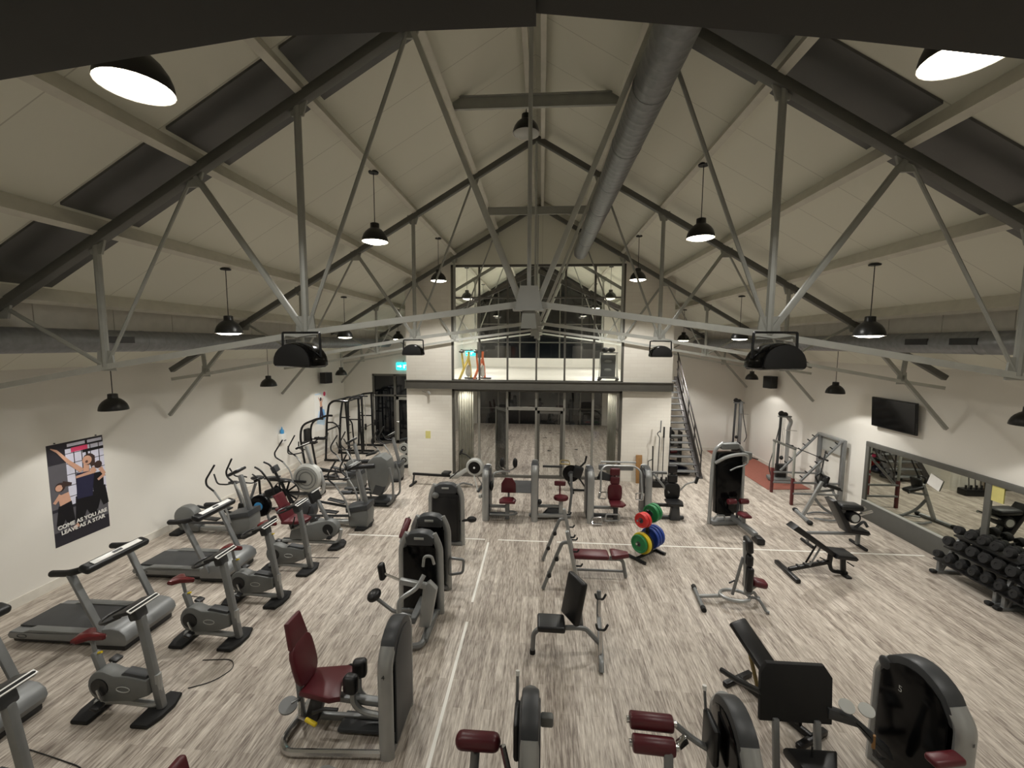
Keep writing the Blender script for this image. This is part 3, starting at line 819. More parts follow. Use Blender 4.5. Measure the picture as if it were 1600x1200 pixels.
def make_cross_front(label):
    t = thing('elliptical_trainer', label, 'elliptical trainer', (0, 0, 0), 0, 'elliptical trainers with a big front drum')
    MB().lathe([(0.02, -0.14), (0.36, -0.13), (0.42, -0.08), (0.43, 0), (0.42, 0.08), (0.36, 0.13), (0.02, 0.14)], (0.45, 0, 0.56), (0, 1, 0), 24).obj('front_drum', lgrey, t)
    for r in (0.2, 0.3):
        MB().tube([(0.45 + r * math.cos(a), -0.145, 0.56 + r * math.sin(a)) for a in [2 * PI * i / 20 for i in range(21)]], 0.014, 5).obj('drum_ring', mgrey, t)
    MB().tube([(0.8, 0.0, 0.75), (0.92, 0, 0.4), (0.88, 0, 0.1), (0.6, 0, 0.06)], 0.05, 8, 0.12).obj('front_frame', silver, t)
    MB().box((0.75, 0, 0.05), (0.14, 0.62, 0.09), None, 0.03).obj('front_foot', rubber, t)
    MB().box((-0.2, 0, 0.07), (1.3, 0.1, 0.08), None, 0.02).obj('base_rail', dgrey, t)
    MB().box((-0.85, 0, 0.04), (0.12, 0.5, 0.08), None, 0.02).obj('rear_foot', rubber, t)
    MB().bar((0.6, 0, 0.85), (0.42, 0, 1.5), 0.09, 0.09, 0.025).obj('column', silver, t)
    MB().box((0.3, 0, 1.5), (0.26, 0.34, 0.06), (0, -0.45, 0), 0.02).obj('console', black, t)
    MB().box((0.36, 0, 1.545), (0.16, 0.34, 0.02), (0, -0.45, 0), 0.006).obj('console_strip', strip_m, t)
    MB().tube([(0.4, -0.1, 1.34), (0.2, -0.3, 1.32), (0.02, -0.28, 1.34), (0.04, -0.26, 1.56)], 0.018, 7, 0.08).obj('fixed_handle', black, t)
    MB().tube([(0.4, 0.1, 1.34), (0.2, 0.3, 1.32), (0.02, 0.28, 1.34), (0.04, 0.26, 1.56)], 0.018, 7, 0.08).obj('fixed_handle', black, t)
    for s in (-1, 1):
        MB().tube([(0.16, s * 0.3, 0.5), (0.1, s * 0.31, 0.85), (-0.1, s * 0.32, 1.1)], 0.022, 8, 0.2).obj('moving_arm', silver, t)
        MB().tube([(-0.1, s * 0.32, 1.1), (-0.32, s * 0.33, 1.24), (-0.34, s * 0.33, 1.36), (-0.1, s * 0.3, 1.74)], 0.021, 8, 0.12).obj('arm_grip', black, t)
        MB().bar((0.5, s * 0.22, 0.5), (-0.62, s * 0.24, 0.42 - 0.12 * s), 0.06, 0.07, 0.015).obj('pedal_beam', black, t)
        MB().box((-0.5, s * 0.24, 0.5 - 0.11 * s), (0.42, 0.18, 0.05), (0, 0.1 * s, 0), 0.015).obj('pedal', dgrey, t)
    return t
e2 = make_cross_front('elliptical trainer with big pale drum in front of the wall dispenser'); e2.location = (-7.25, 11.7, 0)
dup(c2, (-6.35, 12.5, 0), None, 'elliptical trainer behind the curved arc stepper, in front of the black racks')
dup(c2, (-5.45, 13.4, 0), None, 'elliptical trainer right in front of the left brick pier, its black handles standing up')

def arc_stepper():
    t = thing('arc_stepper', 'big arc stepper with olive grey head and long black arm rolls', 'stepper', (-4.75, 11.35, 0))
    P = [(0.05, 0.35), (0.35, 0.3), (0.55, 0.62), (0.62, 1.0), (0.56, 1.3), (0.38, 1.42), (0.15, 1.38), (0.0, 1.25), (-0.06, 1.1)]
    MB().prism(P, 'y', -0.24, 0.24, 0.07).obj('head_housing', mgrey, t)
    MB().prism([(0.08, 0.32), (0.34, 0.28), (0.5, 0.55), (0.2, 0.62)], 'y', -0.25, 0.25, 0.04).obj('lower_housing', dgrey, t)
    MB().box((0.1, 0, 0.04), (1.0, 0.62, 0.08), None, 0.03).obj('base_plate', black, t)
    MB().box((0.4, 0, 0.12), (0.5, 0.5, 0.12), None, 0.04).obj('base_cover', dgrey, t)
    for s in (-1, 1):
        MB().tube([(-0.15, s * 0.3, 0.05), (-0.22, s * 0.3, 0.6), (-0.32, s * 0.28, 1.08)], 0.032, 8).obj('front_post', silver, t)
        MB().tube([(0.62, s * 0.26, 1.1), (0.72, s * 0.28, 0.7), (0.72, s * 0.28, 0.2), (0.55, s * 0.28, 0.06)], 0.03, 8, 0.12).obj('back_post', silver_d, t)
        MB().tube([(-0.6, s * 0.3, 1.06), (-0.3, s * 0.29, 1.1), (0.2, s * 0.22, 1.14)], 0.065, 12).obj('arm_roll', black, t)
        MB().bar((-0.75, s * 0.16, 0.3), (0.2, s * 0.14, 0.36), 0.12, 0.05, 0.015).obj('step_arm', black, t)
        MB().box((-0.68, s * 0.16, 0.34), (0.34, 0.16, 0.05), None, 0.015).obj('step_pad', dgrey, t)
    MB().box((-0.5, 0, 1.1), (0.1, 0.5, 0.06), None, 0.02).obj('cross_bar', silver, t)
    MB().box((0.05, 0, 1.43), (0.3, 0.3, 0.05), (0, -0.3, 0), 0.02).obj('console', black, t)
arc_stepper()

def air_bike():
    t = thing('air_bike', 'black air bike with a caged fan wheel beside the left wall', 'exercise bike', (-7.15, 10.55, 0), math.radians(10))
    MB().lathe([(0.33, -0.04), (0.345, 0), (0.33, 0.04), (0.315, 0.0), (0.33, -0.04)], (0.35, 0, 0.5), (0, 1, 0), 28, False).obj('fan_rim', blackpaint, t)
    for i in range(10):
        a = 2 * PI * i / 10
        MB().bar((0.35, 0, 0.5), (0.35 + 0.33 * math.cos(a), 0, 0.5 + 0.33 * math.sin(a)), 0.012, 0.05, 0).obj('fan_blade', black, t)
    MB().box((0.02, 0, 0.5), (0.42, 0.1, 0.26), (0, -0.3, 0), 0.05).obj('chain_cover', black, t)
    MB().tube([(-0.5, 0, 0.06), (0.6, 0, 0.06)], 0.04, 8).obj('base_rail', black, t)
    for x in (-0.5, 0.6): MB().box((x, 0, 0.04), (0.1, 0.55, 0.08), None, 0.02).obj('foot', black, t)
    MB().tube([(0.6, 0, 0.08), (0.35, 0, 0.5), (0.1, 0, 1.05)], 0.035, 8).obj('front_post', black, t)
    MB().tube([(-0.3, 0, 0.08), (-0.32, 0, 0.85)], 0.03, 8).obj('seat_post', black, t)
    MB().ell((-0.36, 0, 0.92), (0.34, 0.24, 0.12)).obj('saddle', black, t)
    MB().box((0.1, 0, 1.15), (0.12, 0.24, 0.18), (0, -0.4, 0), 0.02).obj('console', dgrey, t)
    for s in (-1, 1):
        MB().tube([(0.15, s * 0.14, 0.35), (0.08, s * 0.22, 0.8), (-0.15, s * 0.26, 1.2), (-0.3, s * 0.24, 1.28)], 0.025, 8, 0.15).obj('arm', black, t)
        MB().box((0.1, s * 0.2, 0.36 - 0.1 * s), (0.1, 0.1, 0.03), None, 0.01).obj('pedal', dgrey, t)
air_bike()
def spin_bike():
    t = thing('spin_bike', 'black spinning bike with a bright blue disc on its flywheel', 'exercise bike', (-7.35, 9.85, 0))
    MB().lathe([(0.02, -0.06), (0.26, -0.06), (0.28, -0.03), (0.28, 0.03), (0.26, 0.06), (0.02, 0.06)], (0.35, 0, 0.42), (0, 1, 0), 24).obj('flywheel', gloss, t)
    MB().lathe([(0.11, 0), (0.11, 0.012), (0.02, 0.014)], (0.33, -0.06, 0.42), (0, -1, 0), 18).obj('blue_disc', blue_m, t)
    MB().box((0.0, 0, 0.34), (0.5, 0.09, 0.2), (0, 0.2, 0), 0.04).obj('chain_cover', black, t)
    for x in (-0.5, 0.55): MB().box((x, 0, 0.035), (0.09, 0.52, 0.07), None, 0.02).obj('foot', black, t)
    MB().tube([(-0.5, 0, 0.06), (-0.1, 0, 0.3), (0.1, 0, 0.6), (0.25, 0, 1.0)], 0.035, 8).obj('frame_tube', silver_d, t)
    MB().tube([(0.55, 0, 0.06), (0.4, 0, 0.7), (0.1, 0, 0.6)], 0.03, 8).obj('front_tube', silver_d, t)
    MB().tube([(-0.1, 0, 0.3), (-0.3, 0, 0.95)], 0.028, 8).obj('seat_post', silver_d, t)
    MB().ell((-0.33, 0, 1.0), (0.28, 0.18, 0.08)).obj('saddle', black, t)
    MB().tube([(0.02, -0.2, 1.16), (0.12, -0.22, 1.08), (0.28, -0.16, 1.05), (0.28, 0.16, 1.05), (0.12, 0.22, 1.08), (0.02, 0.2, 1.16)], 0.018, 7, 0.06).obj('handlebar', black, t)
    MB().box((0.3, 0, 1.1), (0.12, 0.16, 0.05), (0, -0.5, 0), 0.015).obj('console', black, t)
spin_bike()

def rower():
    t = thing('rowing_machine', 'rowing machine with white flywheel cage in front of the left brick pier', 'rowing machine', (-4.05, 12.95, 0), math.radians(-6))
    MB().bar((0.0, 0, 0.36), (1.32, 0, 0.36), 0.07, 0.09, 0.01, up=(0, 1, 0)).obj('rail', blackpaint, t)
    MB().bar((0.04, 0, 0.33), (0.0, 0, 0.05), 0.05, 0.05, 0.01).obj('rear_post', dgrey, t)
    MB().box((0, 0, 0.03), (0.08, 0.5, 0.06), None, 0.02).obj('rear_foot', rubber, t)
    MB().box((1.12, 0, 0.455), (0.26, 0.3, 0.07), None, 0.03).obj('seat', black, t)
    MB().prism([(1.25, 0.28), (1.5, 0.3), (1.75, 0.5), (2.0, 0.62), (2.0, 0.74), (1.7, 0.62), (1.45, 0.44), (1.25, 0.4)], 'y', -0.06, 0.06, 0.02).obj('neck', lgrey, t)
    MB().lathe([(0.02, -0.1), (0.24, -0.1), (0.28, -0.05), (0.28, 0.05), (0.24, 0.1), (0.02, 0.1)], (2.05, 0, 0.7), (0, 1, 0), 26).obj('flywheel_cage', lgrey, t)
    MB().lathe([(0.19, 0), (0.19, 0.01), (0.02, 0.014)], (2.05, -0.1, 0.7), (0, -1, 0), 22).obj('fan_screen', gloss, t)
    MB().lathe([(0.03, 0), (0.03, 0.02)], (2.05, -0.112, 0.7), (0, -1, 0), 12).obj('hub', white_m, t)
    for s in (-1, 1):
        MB().tube([(2.0, s * 0.05, 0.55), (2.2, s * 0.28, 0.05)], 0.02, 6).obj('front_leg', lgrey, t)
        MB().box((1.38, s * 0.14, 0.42), (0.28, 0.11, 0.03), (0, -0.7, 0), 0.01).obj('foot_plate', black, t)
    MB().box((2.22, 0, 0.035), (0.08, 0.66, 0.06), None, 0.02).obj('front_foot', dgrey, t)
    MB().tube([(1.95, 0.02, 0.9), (1.78, 0.02, 1.05), (1.62, 0.02, 1.1)], 0.016, 6).obj('monitor_arm', black, t)
    MB().box((1.6, 0.02, 1.14), (0.05, 0.2, 0.16), (0, 0.3, 0), 0.015).obj('monitor', black, t)
rower()
# power leads lying on the floor under the bikes
for i, (pts, lab) in enumerate((([(-4.4, 3.1), (-4.5, 3.5), (-4.75, 3.75), (-5.3, 3.85), (-5.6, 3.9)], 'thin black power lead on the floor in front of the bike at the bottom left'),
        ([(-4.55, 4.82), (-4.3, 4.95), (-4.2, 5.2), (-4.35, 5.35), (-4.75, 5.3)], 'thin black power lead running to the bike by the middle treadmill'),
        ([(-6.35, 6.75), (-5.9, 6.7), (-5.75, 6.45), (-5.7, 6.2), (-5.4, 6.2)], 'thin black power lead hanging behind the bike saddles'),
        ([(-5.4, 8.2), (-5.0, 8.28), (-4.7, 8.2), (-4.2, 8.25)], 'thin black power lead between the last two red seated bikes'))):
    tag(MB().tube([(x, y, 0.007) for x, y in pts], 0.006, 5, 0.25).obj('power_lead', black), lab, 'cable', 'power leads on the floor')
# ================================================================ weight machines
def pad(c, d, r=None, b=None):
    return MB().box(c, d, r, b if b else min(d) * 0.42, 3)
def shield(w, h, y, z, lean=0.0, x=0.0, t=0.06, rot_x=None):
    """outline of a rounded backrest in local (y, z)"""
    P = []
    for a in range(0, 360, 20):
        ca, sa = math.cos(math.radians(a)), math.sin(math.radians(a))
        P.append((y + w / 2 * math.copysign(abs(ca) ** 0.55, ca), z + h / 2 * math.copysign(abs(sa) ** 0.6, sa)))
    return P
def tower(t, w=0.76, th=0.17, h=1.36, shoulder=1.14, x=0.0, y=0.0, shroud=dgrey, num=None):
    """weight stack tower standing in the local YZ plane, low end at y - w/2 facing the front"""
    y0, y1 = y - w / 2, y + w / 2
    for s, yy in ((-1, y0 + 0.05), (1, y1 - 0.05)):
        m = MB()
        m.tube([(x, yy, 0.0), (x, yy, shoulder - 0.06), (x, yy - s * 0.1, shoulder + 0.07)], th / 2, 12, 0.1, flat=0.124 / th)
        m.obj('side_column', silver, t)
    n = 10
    top = [(y0 + 0.09 + (w - 0.18) * i / n, shoulder + 0.03 + (h - shoulder - 0.03) * math.sin(PI * i / n) ** 0.6) for i in range(n + 1)]
    low = [(p[0], max(shoulder - 0.1, p[1] - 0.2)) for p in reversed(top)]
    MB().prism(top + low, 'x', x - th / 2, x + th / 2, 0.025).obj('head_cap', dgrey, t)
    MB().box((x, y, 0.06), (th * 0.9, w - 0.12, 0.09), None, 0.02).obj('base_bar', silver_d, t)
    for s in (-1, 1):
        MB().prism([(y0 + 0.11, 0.1), (y1 - 0.11, 0.1)] + [(y0 + 0.12 + (w - 0.24) * i / 8, shoulder - 0.04 + (h - shoulder - 0.04) * math.sin(PI * i / 8) ** 0.6) for i in range(8, -1, -1)], 'x', x + s * th * 0.5 - 0.012, x + s * th * 0.5 + 0.012, 0.006).obj('shroud_panel', shroud, t)
    MB().box((x, y, 0.42), (th * 0.5, w * 0.42, 0.6)).obj('weight_stack', iron, t)
    MB().box((x, y, shoulder + 0.1), (th + 0.012, 0.14, 0.035), None, 0.01).obj('badge', lgrey, t)
    if num:
        lettering(num, 0.075, 'number', black, t, Mx.Translation((x, y0 - 0.018, shoulder - 0.16)) @ Euler((PI / 2, 0, 0)).to_matrix().to_4x4())
    return t
def roller(t, a, b, r=0.065, m=None):
    MB().cyl(a, b, r, None, 16, 0.02).obj('roller_pad', m or wine, t)
    d = (V(b) - V(a)).normalized()
    MB().cyl(V(a) - d * 0.03, V(b) + d * 0.03, r * 0.4, None, 10).obj('roller_axle', chrome, t)

MG = 'weight machines with a stack tower'
# --- adductor machine, front left
t = thing('leg_machine', 'burgundy seated leg machine with a yellow lever, numbered 4, front left of the floor', 'weight machine', (-1.63, 4.46, 0), 0, MG)
tower(t, 0.78, 0.17, 1.36, 1.14, num='4')
MB().prism(shield(0.42, 0.52, 0, 0, 0), 'x', -0.035, 0.035, 0.03).xf(Mx.Translation((-1.12, 0.02, 0.8)) @ Euler((0, -0.22, 0)).to_matrix().to_4x4()).obj('backrest', wine, t)
MB().prism([(-0.17, -0.15), (0.17, -0.15), (0.13, 0.15), (-0.13, 0.15)], 'x', -0.035, 0.035, 0.03).xf(Mx.Translation((-1.21, 0.02, 1.16)) @ Euler((0, -0.22, 0)).to_matrix().to_4x4()).obj('headrest', wine, t)
MB().prism([(-1.08, -0.17), (-0.7, -0.24), (-0.58, -0.2), (-0.66, 0.0), (-0.58, 0.24), (-0.7, 0.28), (-1.08, 0.21)], 'z', 0.47, 0.55, 0.03).obj('seat', wine, t)
MB().bar((-1.16, 0.02, 0.05), (-1.24, 0.02, 1.05), 0.06, 0.06, 0.015).obj('back_post', silver_d, t)
MB().bar((-1.2, 0.02, 0.38), (-0.1, 0.02, 0.3), 0.1, 0.07, 0.02).obj('seat_beam', silver_d, t)
for s in (-1, 1):
    MB().box((-0.5, 0.02 + s * 0.12, 0.62), (0.17, 0.13, 0.22), (0, 0, s * 0.2), 0.05, 3).obj('knee_pad', vinyl, t)
    MB().tube([(-0.5, 0.02 + s * 0.08, 0.52), (-0.5, 0.02 + s * 0.08, 0.34), (-0.38, 0.02 + s * 0.08, 0.24), (-0.08, 0.02 + s * 0.08, 0.2)], 0.035, 8, 0.12).obj('leg_lever', silver, t)
MB().tube([(-1.2, 0.3, 0.05), (-1.22, -0.3, 0.05), (-1.1, -0.42, 0.05), (-0.06, -0.36, 0.05)], 0.038, 8, 0.12).obj('base_tube', chrome, t)
MB().box((-0.42, 0.0, 0.05), (0.5, 0.26, 0.05), None, 0.015).obj('foot_plate', dgrey, t)
MB().bar((-1.16, 0.05, 0.06), (-0.05, 0.05, 0.06), 0.08, 0.06, 0.015, up=(0, 1, 0)).obj('floor_beam', silver_d, t)
MB().box((-0.98, 0.0, 0.22), (0.16, 0.14, 0.3), (0, 0.3, 0), 0.03).obj('seat_mechanism', black, t)
MB().tube([(-1.12, -0.12, 0.36), (-1.0, -0.3, 0.36), (-0.9, -0.33, 0.36)], 0.016, 7).obj('lever_arm', chrome, t)
MB().cyl((-0.92, -0.32, 0.36), (-0.78, -0.36, 0.34), 0.024, None, 10, 0.008).obj('lever_grip', yellow_m, t)
MB().lathe([(0.1, -0.012), (0.1, 0.012)], (-1.26, -0.1, 0.3), (0.2, -0.3, 1), 18).obj('side_disc', silver_d, t)
MB().bar((-1.18, 0.0, 0.3), (-1.24, -0.08, 0.3), 0.04, 0.04, 0.006).obj('disc_bracket', silver_d, t)
for s in (-1, 1):
    MB().tube([(-0.85, s * 0.3, 0.42), (-0.7, s * 0.32, 0.5), (-0.55, s * 0.32, 0.5)], 0.018, 7).obj('side_handle', black, t)

def wide_tower(t, w, h, shoulder, th=0.2, shroud=None):
    """tower whose broad face is turned to local -y"""
    for s in (-1, 1):
        MB().tube([(s * (w / 2 - 0.035), 0, 0), (s * (w / 2 - 0.045), 0, shoulder - 0.1), (s * (w / 2 - 0.15), 0, h - 0.03)], 0.042, 10, 0.14, flat=1.5).obj('side_column', silver, t)
    P = [(-w * .30, h - 0.2), (w * .30, h - 0.2), (w * .33, h - 0.06), (w * .2, h + 0.01), (0, h + 0.03), (-w * .2, h + 0.01), (-w * .33, h - 0.06)]
    MB().prism(P, 'y', -th / 2, th / 2, 0.03).obj('head_cap', dgrey, t)
    MB().box((0, -th / 2 - 0.006, h - 0.07), (0.16, 0.012, 0.04), None, 0.004).obj('badge', lgrey, t)
    for s in (-1, 1):
        MB().prism([(-w / 2 + 0.08, 0.12), (w / 2 - 0.08, 0.12), (w / 2 - 0.09, shoulder - 0.1), (w / 2 - 0.2, h - 0.19), (-w / 2 + 0.2, h - 0.19), (-w / 2 + 0.09, shoulder - 0.1)], 'y', s * th * 0.4 - 0.012, s * th * 0.4 + 0.012, 0.006).obj('shroud_panel', shroud or gloss, t)
    MB().box((0, 0, 0.45), (w * 0.45, th * 0.4, 0.6)).obj('weight_stack', iron, t)
    MB().box((0, 0, 0.05), (w - 0.06, th * 0.8, 0.08), None, 0.02).obj('base_bar', silver_d, t)

# --- leg curl / rotary machine behind it, its stack facing the camera
t = thing('leg_machine', 'weight machine with bent silver levers and black pads in front of its dark stack', 'weight machine', (-1.96, 6.62, 0), 0, MG)
wide_tower(t, 0.72, 1.40, 1.25)
MB().prism([(0.12, 0.15), (0.3, 0.15), (0.42, 0.78), (0.3, 0.9), (0.2, 0.82)], 'y', -0.62, -0.5, 0.04).obj('cam_housing', silver, t)
MB().prism([(-0.8, 0.05), (-0.1, 0.05), (-0.1, 0.12), (-0.5, 0.2), (-0.8, 0.12)], 'x', 0.26, 0.32, 0.02).obj('side_guard', mgrey, t)
MB().tube([(0.22, -0.1, 0.08), (0.25, -0.88, 0.07), (0.05, -0.92, 0.07)], 0.045, 8, 0.1).obj('base_tube', silver_d, t)
MB().tube([(0.06, -0.92, 0.08), (-0.1, -0.85, 0.55), (-0.1, -0.8, 0.72), (0.15, -0.72, 0.86), (0.22, -0.6, 1.0)], 0.035, 8, 0.12).obj('bent_lever', silver, t)
MB().box((0.05, -0.6, 0.86), (0.42, 0.08, 0.09), (0, 0.15, 0), 0.02).obj('cross_arm', silver, t)
MB().tube([(-0.15, -0.6, 0.9), (-0.4, -0.58, 0.98)], 0.02, 7).obj('knee_arm', chrome, t)
pad((-0.44, -0.58, 1.02), (0.09, 0.14, 0.26), (0, -0.15, 0)).obj('knee_pad', vinyl, t)
MB().ell((-0.46, -0.85, 0.8), (0.2, 0.26, 0.16), (0, -0.4, 0)).obj('foot_roller', vinyl, t)
MB().tube([(-0.42, -0.82, 0.72), (-0.22, -0.75, 0.5), (0.05, -0.7, 0.4)], 0.028, 7).obj('roller_arm', silver_d, t)
MB().tube([(0.18, -0.5, 1.08), (0.2, -0.5, 1.25), (0.32, -0.5, 1.25), (0.34, -0.45, 1.1)], 0.022, 7, 0.06).obj('hand_loop', silver, t)
MB().box((0.05, -0.35, 0.3), (0.1, 0.7, 0.08), None, 0.02).obj('lower_beam', silver_d, t)

t = thing('leg_machine', 'weight machine with a raised burgundy roller, standing between two similar stacks', 'weight machine', (-1.98, 7.32, 0), 0, MG)
wide_tower(t, 0.72, 1.40, 1.25)
roller(t, (-0.44, -0.3, 1.08), (-0.40, -0.02, 1.32), 0.06)
MB().tube([(-0.46, -0.33, 1.04), (-0.4, -0.2, 0.9), (-0.3, -0.05, 0.8)], 0.022, 7).obj('roller_arm', silver, t)
MB().ell((-0.43, -0.22, 0.72), (0.16, 0.24, 0.4)).obj('side_guard', black, t)
MB().loop([(0.35, -0.05, 0.3), (0.6, -0.05, 0.35), (0.62, -0.05, 0.6), (0.36, -0.05, 0.62)], 0.025, 7, 0.05).obj('step_loop', silver_d, t)

t = thing('leg_machine', 'weight machine showing a flat black back, just left of the seated row', 'weight machine', (-2.08, 9.05, 0), 0, MG)
wide_tower(t, 0.78, 1.40, 1.25, shroud=vinyl)
MB().box((0, -0.105, 0.62), (0.52, 0.02, 0.98), None, 0.006).obj('back_panel', vinyl, t)
MB().ell((-0.22, -0.1, 1.16), (0.16, 0.12, 0.14)).obj('pulley_cover', mgrey, t)
MB().tube([(0.3, 0, 0.55), (0.5, -0.05, 0.6)], 0.03, 7).obj('side_arm', black, t)
MB().ell((0.58, -0.06, 0.62), (0.22, 0.14, 0.14)).obj('side_pad', vinyl, t)
MB().tube([(0.1, 0.1, 1.3), (0.35, 0.2, 1.36), (0.55, 0.25, 1.3)], 0.02, 7).obj('top_handle', silver_d, t)

# --- back row of four seated machines
def seat_post(t, x, y, h, m=silver_d):
    MB().box((x, y, h / 2), (0.11, 0.12, h), None, 0.02).obj('seat_post', m, t)
def low_beams(t, x1, y):
    MB().bar((0.05, y, 0.12), (x1, y, 0.12), 0.09, 0.1, 0.02, up=(0, 1, 0)).obj('lower_beam', dgrey, t)
    MB().bar((0.05, y, 0.33), (x1, y, 0.33), 0.07, 0.07, 0.015, up=(0, 1, 0)).obj('upper_beam', silver_d, t)

t = thing('seated_machine', 'seated machine with short burgundy backrest and two upright black grips', 'weight machine', (-1.38, 10.74, 0), 0, MG)
tower(t, 0.78, 0.17, 1.34, 1.2)
low_beams(t, 0.55, -0.2); seat_post(t, 0.55, -0.2, 0.46)
MB().prism([(0.36, -0.4), (0.76, -0.4), (0.78, -0.2), (0.7, -0.02), (0.42, -0.02), (0.34, -0.2)], 'z', 0.46, 0.53, 0.03).obj('seat', wine, t)
MB().prism([(0.36, 0.6), (0.76, 0.6), (0.75, 0.85), (0.66, 1.0), (0.46, 1.0), (0.37, 0.85)], 'y', 0.03, 0.1, 0.03).obj('backrest', wine, t)
MB().bar((0.56, 0.1, 0.4), (0.56, 0.1, 1.0), 0.06, 0.05, 0.01).obj('back_post', silver_d, t)
MB().tube([(0.16, -0.1, 0.8), (0.17, -0.05, 1.15), (0.35, 0.05, 1.18), (0.6, 0.06, 1.18)], 0.025, 8, 0.08).obj('press_arm', silver, t)
for s in (-1, 1):
    MB().tube([(0.58, 0.06, 1.2), (0.56 + s * 0.12, 0.04, 1.24), (0.56 + s * 0.17, 0.02, 1.34)], 0.018, 7, 0.05).obj('grip_arm', chrome, t)
    MB().ell((0.56 + s * 0.17, 0.02, 1.42), (0.13, 0.13, 0.27)).obj('arm_pad', vinyl, t)
MB().ell((0.14, -0.2, 0.86), (0.1, 0.2, 0.26)).obj('pulley_cover', black, t)
MB().tube([(0.12, -0.42, 0.2), (0.7, -0.42, 0.2), (0.82, -0.3, 0.2), (0.7, -0.18, 0.2), (0.5, -0.2, 0.18)], 0.03, 8, 0.08).obj('foot_bar', silver_d, t)
MB().box((-0.14, -0.3, 0.62), (0.08, 0.1, 0.1), None, 0.02).obj('pin_box', lgrey, t)

t = thing('seated_machine', 'seated machine with small burgundy chest pad above a round seat, by the open glass door', 'weight machine', (-0.13, 10.78, 0), 0, MG)
tower(t, 0.78, 0.17, 1.48, 1.34)
MB().bar((0.05, -0.1, 0.32), (0.7, -0.1, 0.32), 0.07, 0.07, 0.015, up=(0, 1, 0)).obj('upper_beam', silver_d, t)
MB().bar((0.05, -0.25, 0.12), (0.75, -0.15, 0.1), 0.09, 0.09, 0.02, up=(0, 1, 0)).obj('lower_beam', silver, t)
MB().prism([(0.2, 0.08), (0.85, 0.08), (0.75, 0.2), (0.55, 0.28), (0.35, 0.26)], 'y', -0.14, 0.0, 0.03).obj('base_cover', dgrey, t)
seat_post(t, 0.68, -0.1, 0.5, silver)
MB().prism([(0.68 + 0.19 * math.cos(a), -0.1 + 0.17 * math.sin(a)) for a in [2 * PI * i / 16 for i in range(16)]], 'z', 0.5, 0.6, 0.035).obj('seat', wine, t)
pad((0.66, 0.12, 0.86), (0.3, 0.08, 0.13)).obj('chest_pad', wine, t)
MB().bar((0.66, 0.12, 0.5), (0.66, 0.12, 0.84), 0.04, 0.04, 0.008).obj('pad_post', wine, t)
MB().ell((0.13, -0.3, 0.5), (0.12, 0.14, 0.14)).obj('pulley_cover', black, t)
MB().prism([(0.2, 1.28), (0.72, 1.28), (0.72, 1.33), (0.2, 1.33)], 'y', 0.1, 0.16, 0.01).obj('top_beam', dgrey, t)
MB().tube([(0.9, 0.0, 0.1), (0.96, 0.05, 0.6), (0.95, 0.2, 1.1)], 0.035, 8).obj('front_column', silver_d, t)
MB().box((0.4, -0.05, 0.05), (1.1, 0.1, 0.06), None, 0.015).obj('floor_beam', silver_d, t)

t = thing('seated_machine', 'seated machine with tall burgundy backrest and a silver handle frame overhead', 'weight machine', (1.28, 10.78, 0), 0, MG)
tower(t, 0.78, 0.17, 1.38, 1.22)
low_beams(t, 0.62, -0.1); seat_post(t, 0.66, -0.15, 0.42, dgrey)
MB().prism(shield(0.38, 0.46, 0.66, 0.68), 'y', 0.0, 0.08, 0.03).obj('backrest', wine, t)
pad((0.66, 0.06, 1.0), (0.24, 0.08, 0.2)).obj('middle_pad', wine, t)
pad((0.66, 0.07, 1.22), (0.25, 0.08, 0.2)).obj('headrest', wine, t)
MB().bar((0.66, 0.12, 0.3), (0.66, 0.14, 1.3), 0.06, 0.05, 0.01).obj('back_post', dgrey, t)
MB().prism([(0.5, -0.35), (0.8, -0.38), (0.9, -0.25), (0.84, 0.0), (0.5, 0.0)], 'z', 0.43, 0.5, 0.03).obj('seat', wine, t)
MB().tube([(0.22, -0.2, 0.6), (0.26, -0.2, 0.7), (0.28, -0.1, 1.32), (0.4, 0.0, 1.4), (1.15, 0.0, 1.4), (1.28, -0.1, 1.3), (1.3, -0.2, 0.75), (1.28, -0.25, 0.64)], 0.024, 8, 0.1).obj('press_frame', silver, t)
MB().tube([(0.3, 0.15, 1.46), (1.2, 0.15, 1.46)], 0.024, 8).obj('top_bar', silver, t)
MB().box((0.7, 0.2, 1.3), (0.9, 0.1, 0.14), None, 0.03).obj('cross_beam', silver_d, t)
MB().prism([(0.2, 1.0), (0.6, 0.94), (0.62, 1.1), (0.3, 1.22)], 'y', 0.1, 0.2, 0.03).obj('cam_housing', dgrey, t)
for x in (0.3, 1.22):
    MB().loop([(x - 0.08, -0.2, 0.6), (x + 0.1, -0.22, 0.6), (x + 0.12, -0.22, 0.78), (x - 0.07, -0.2, 0.76)], 0.016, 6, 0.03).obj('hand_loop', chrome, t)
MB().loop([(0.36, -0.36, 0.08), (0.4, -0.36, 0.26), (0.72, -0.36, 0.26), (0.72, -0.36, 0.1)], 0.02, 7, 0.04).obj('foot_loop', silver, t)
MB().loop([(0.03, -0.5, 0.05), (0.28, -0.5, 0.05), (0.28, -0.42, 0.2), (0.05, -0.42, 0.18)], 0.022, 7, 0.04).obj('step_loop', chrome, t)

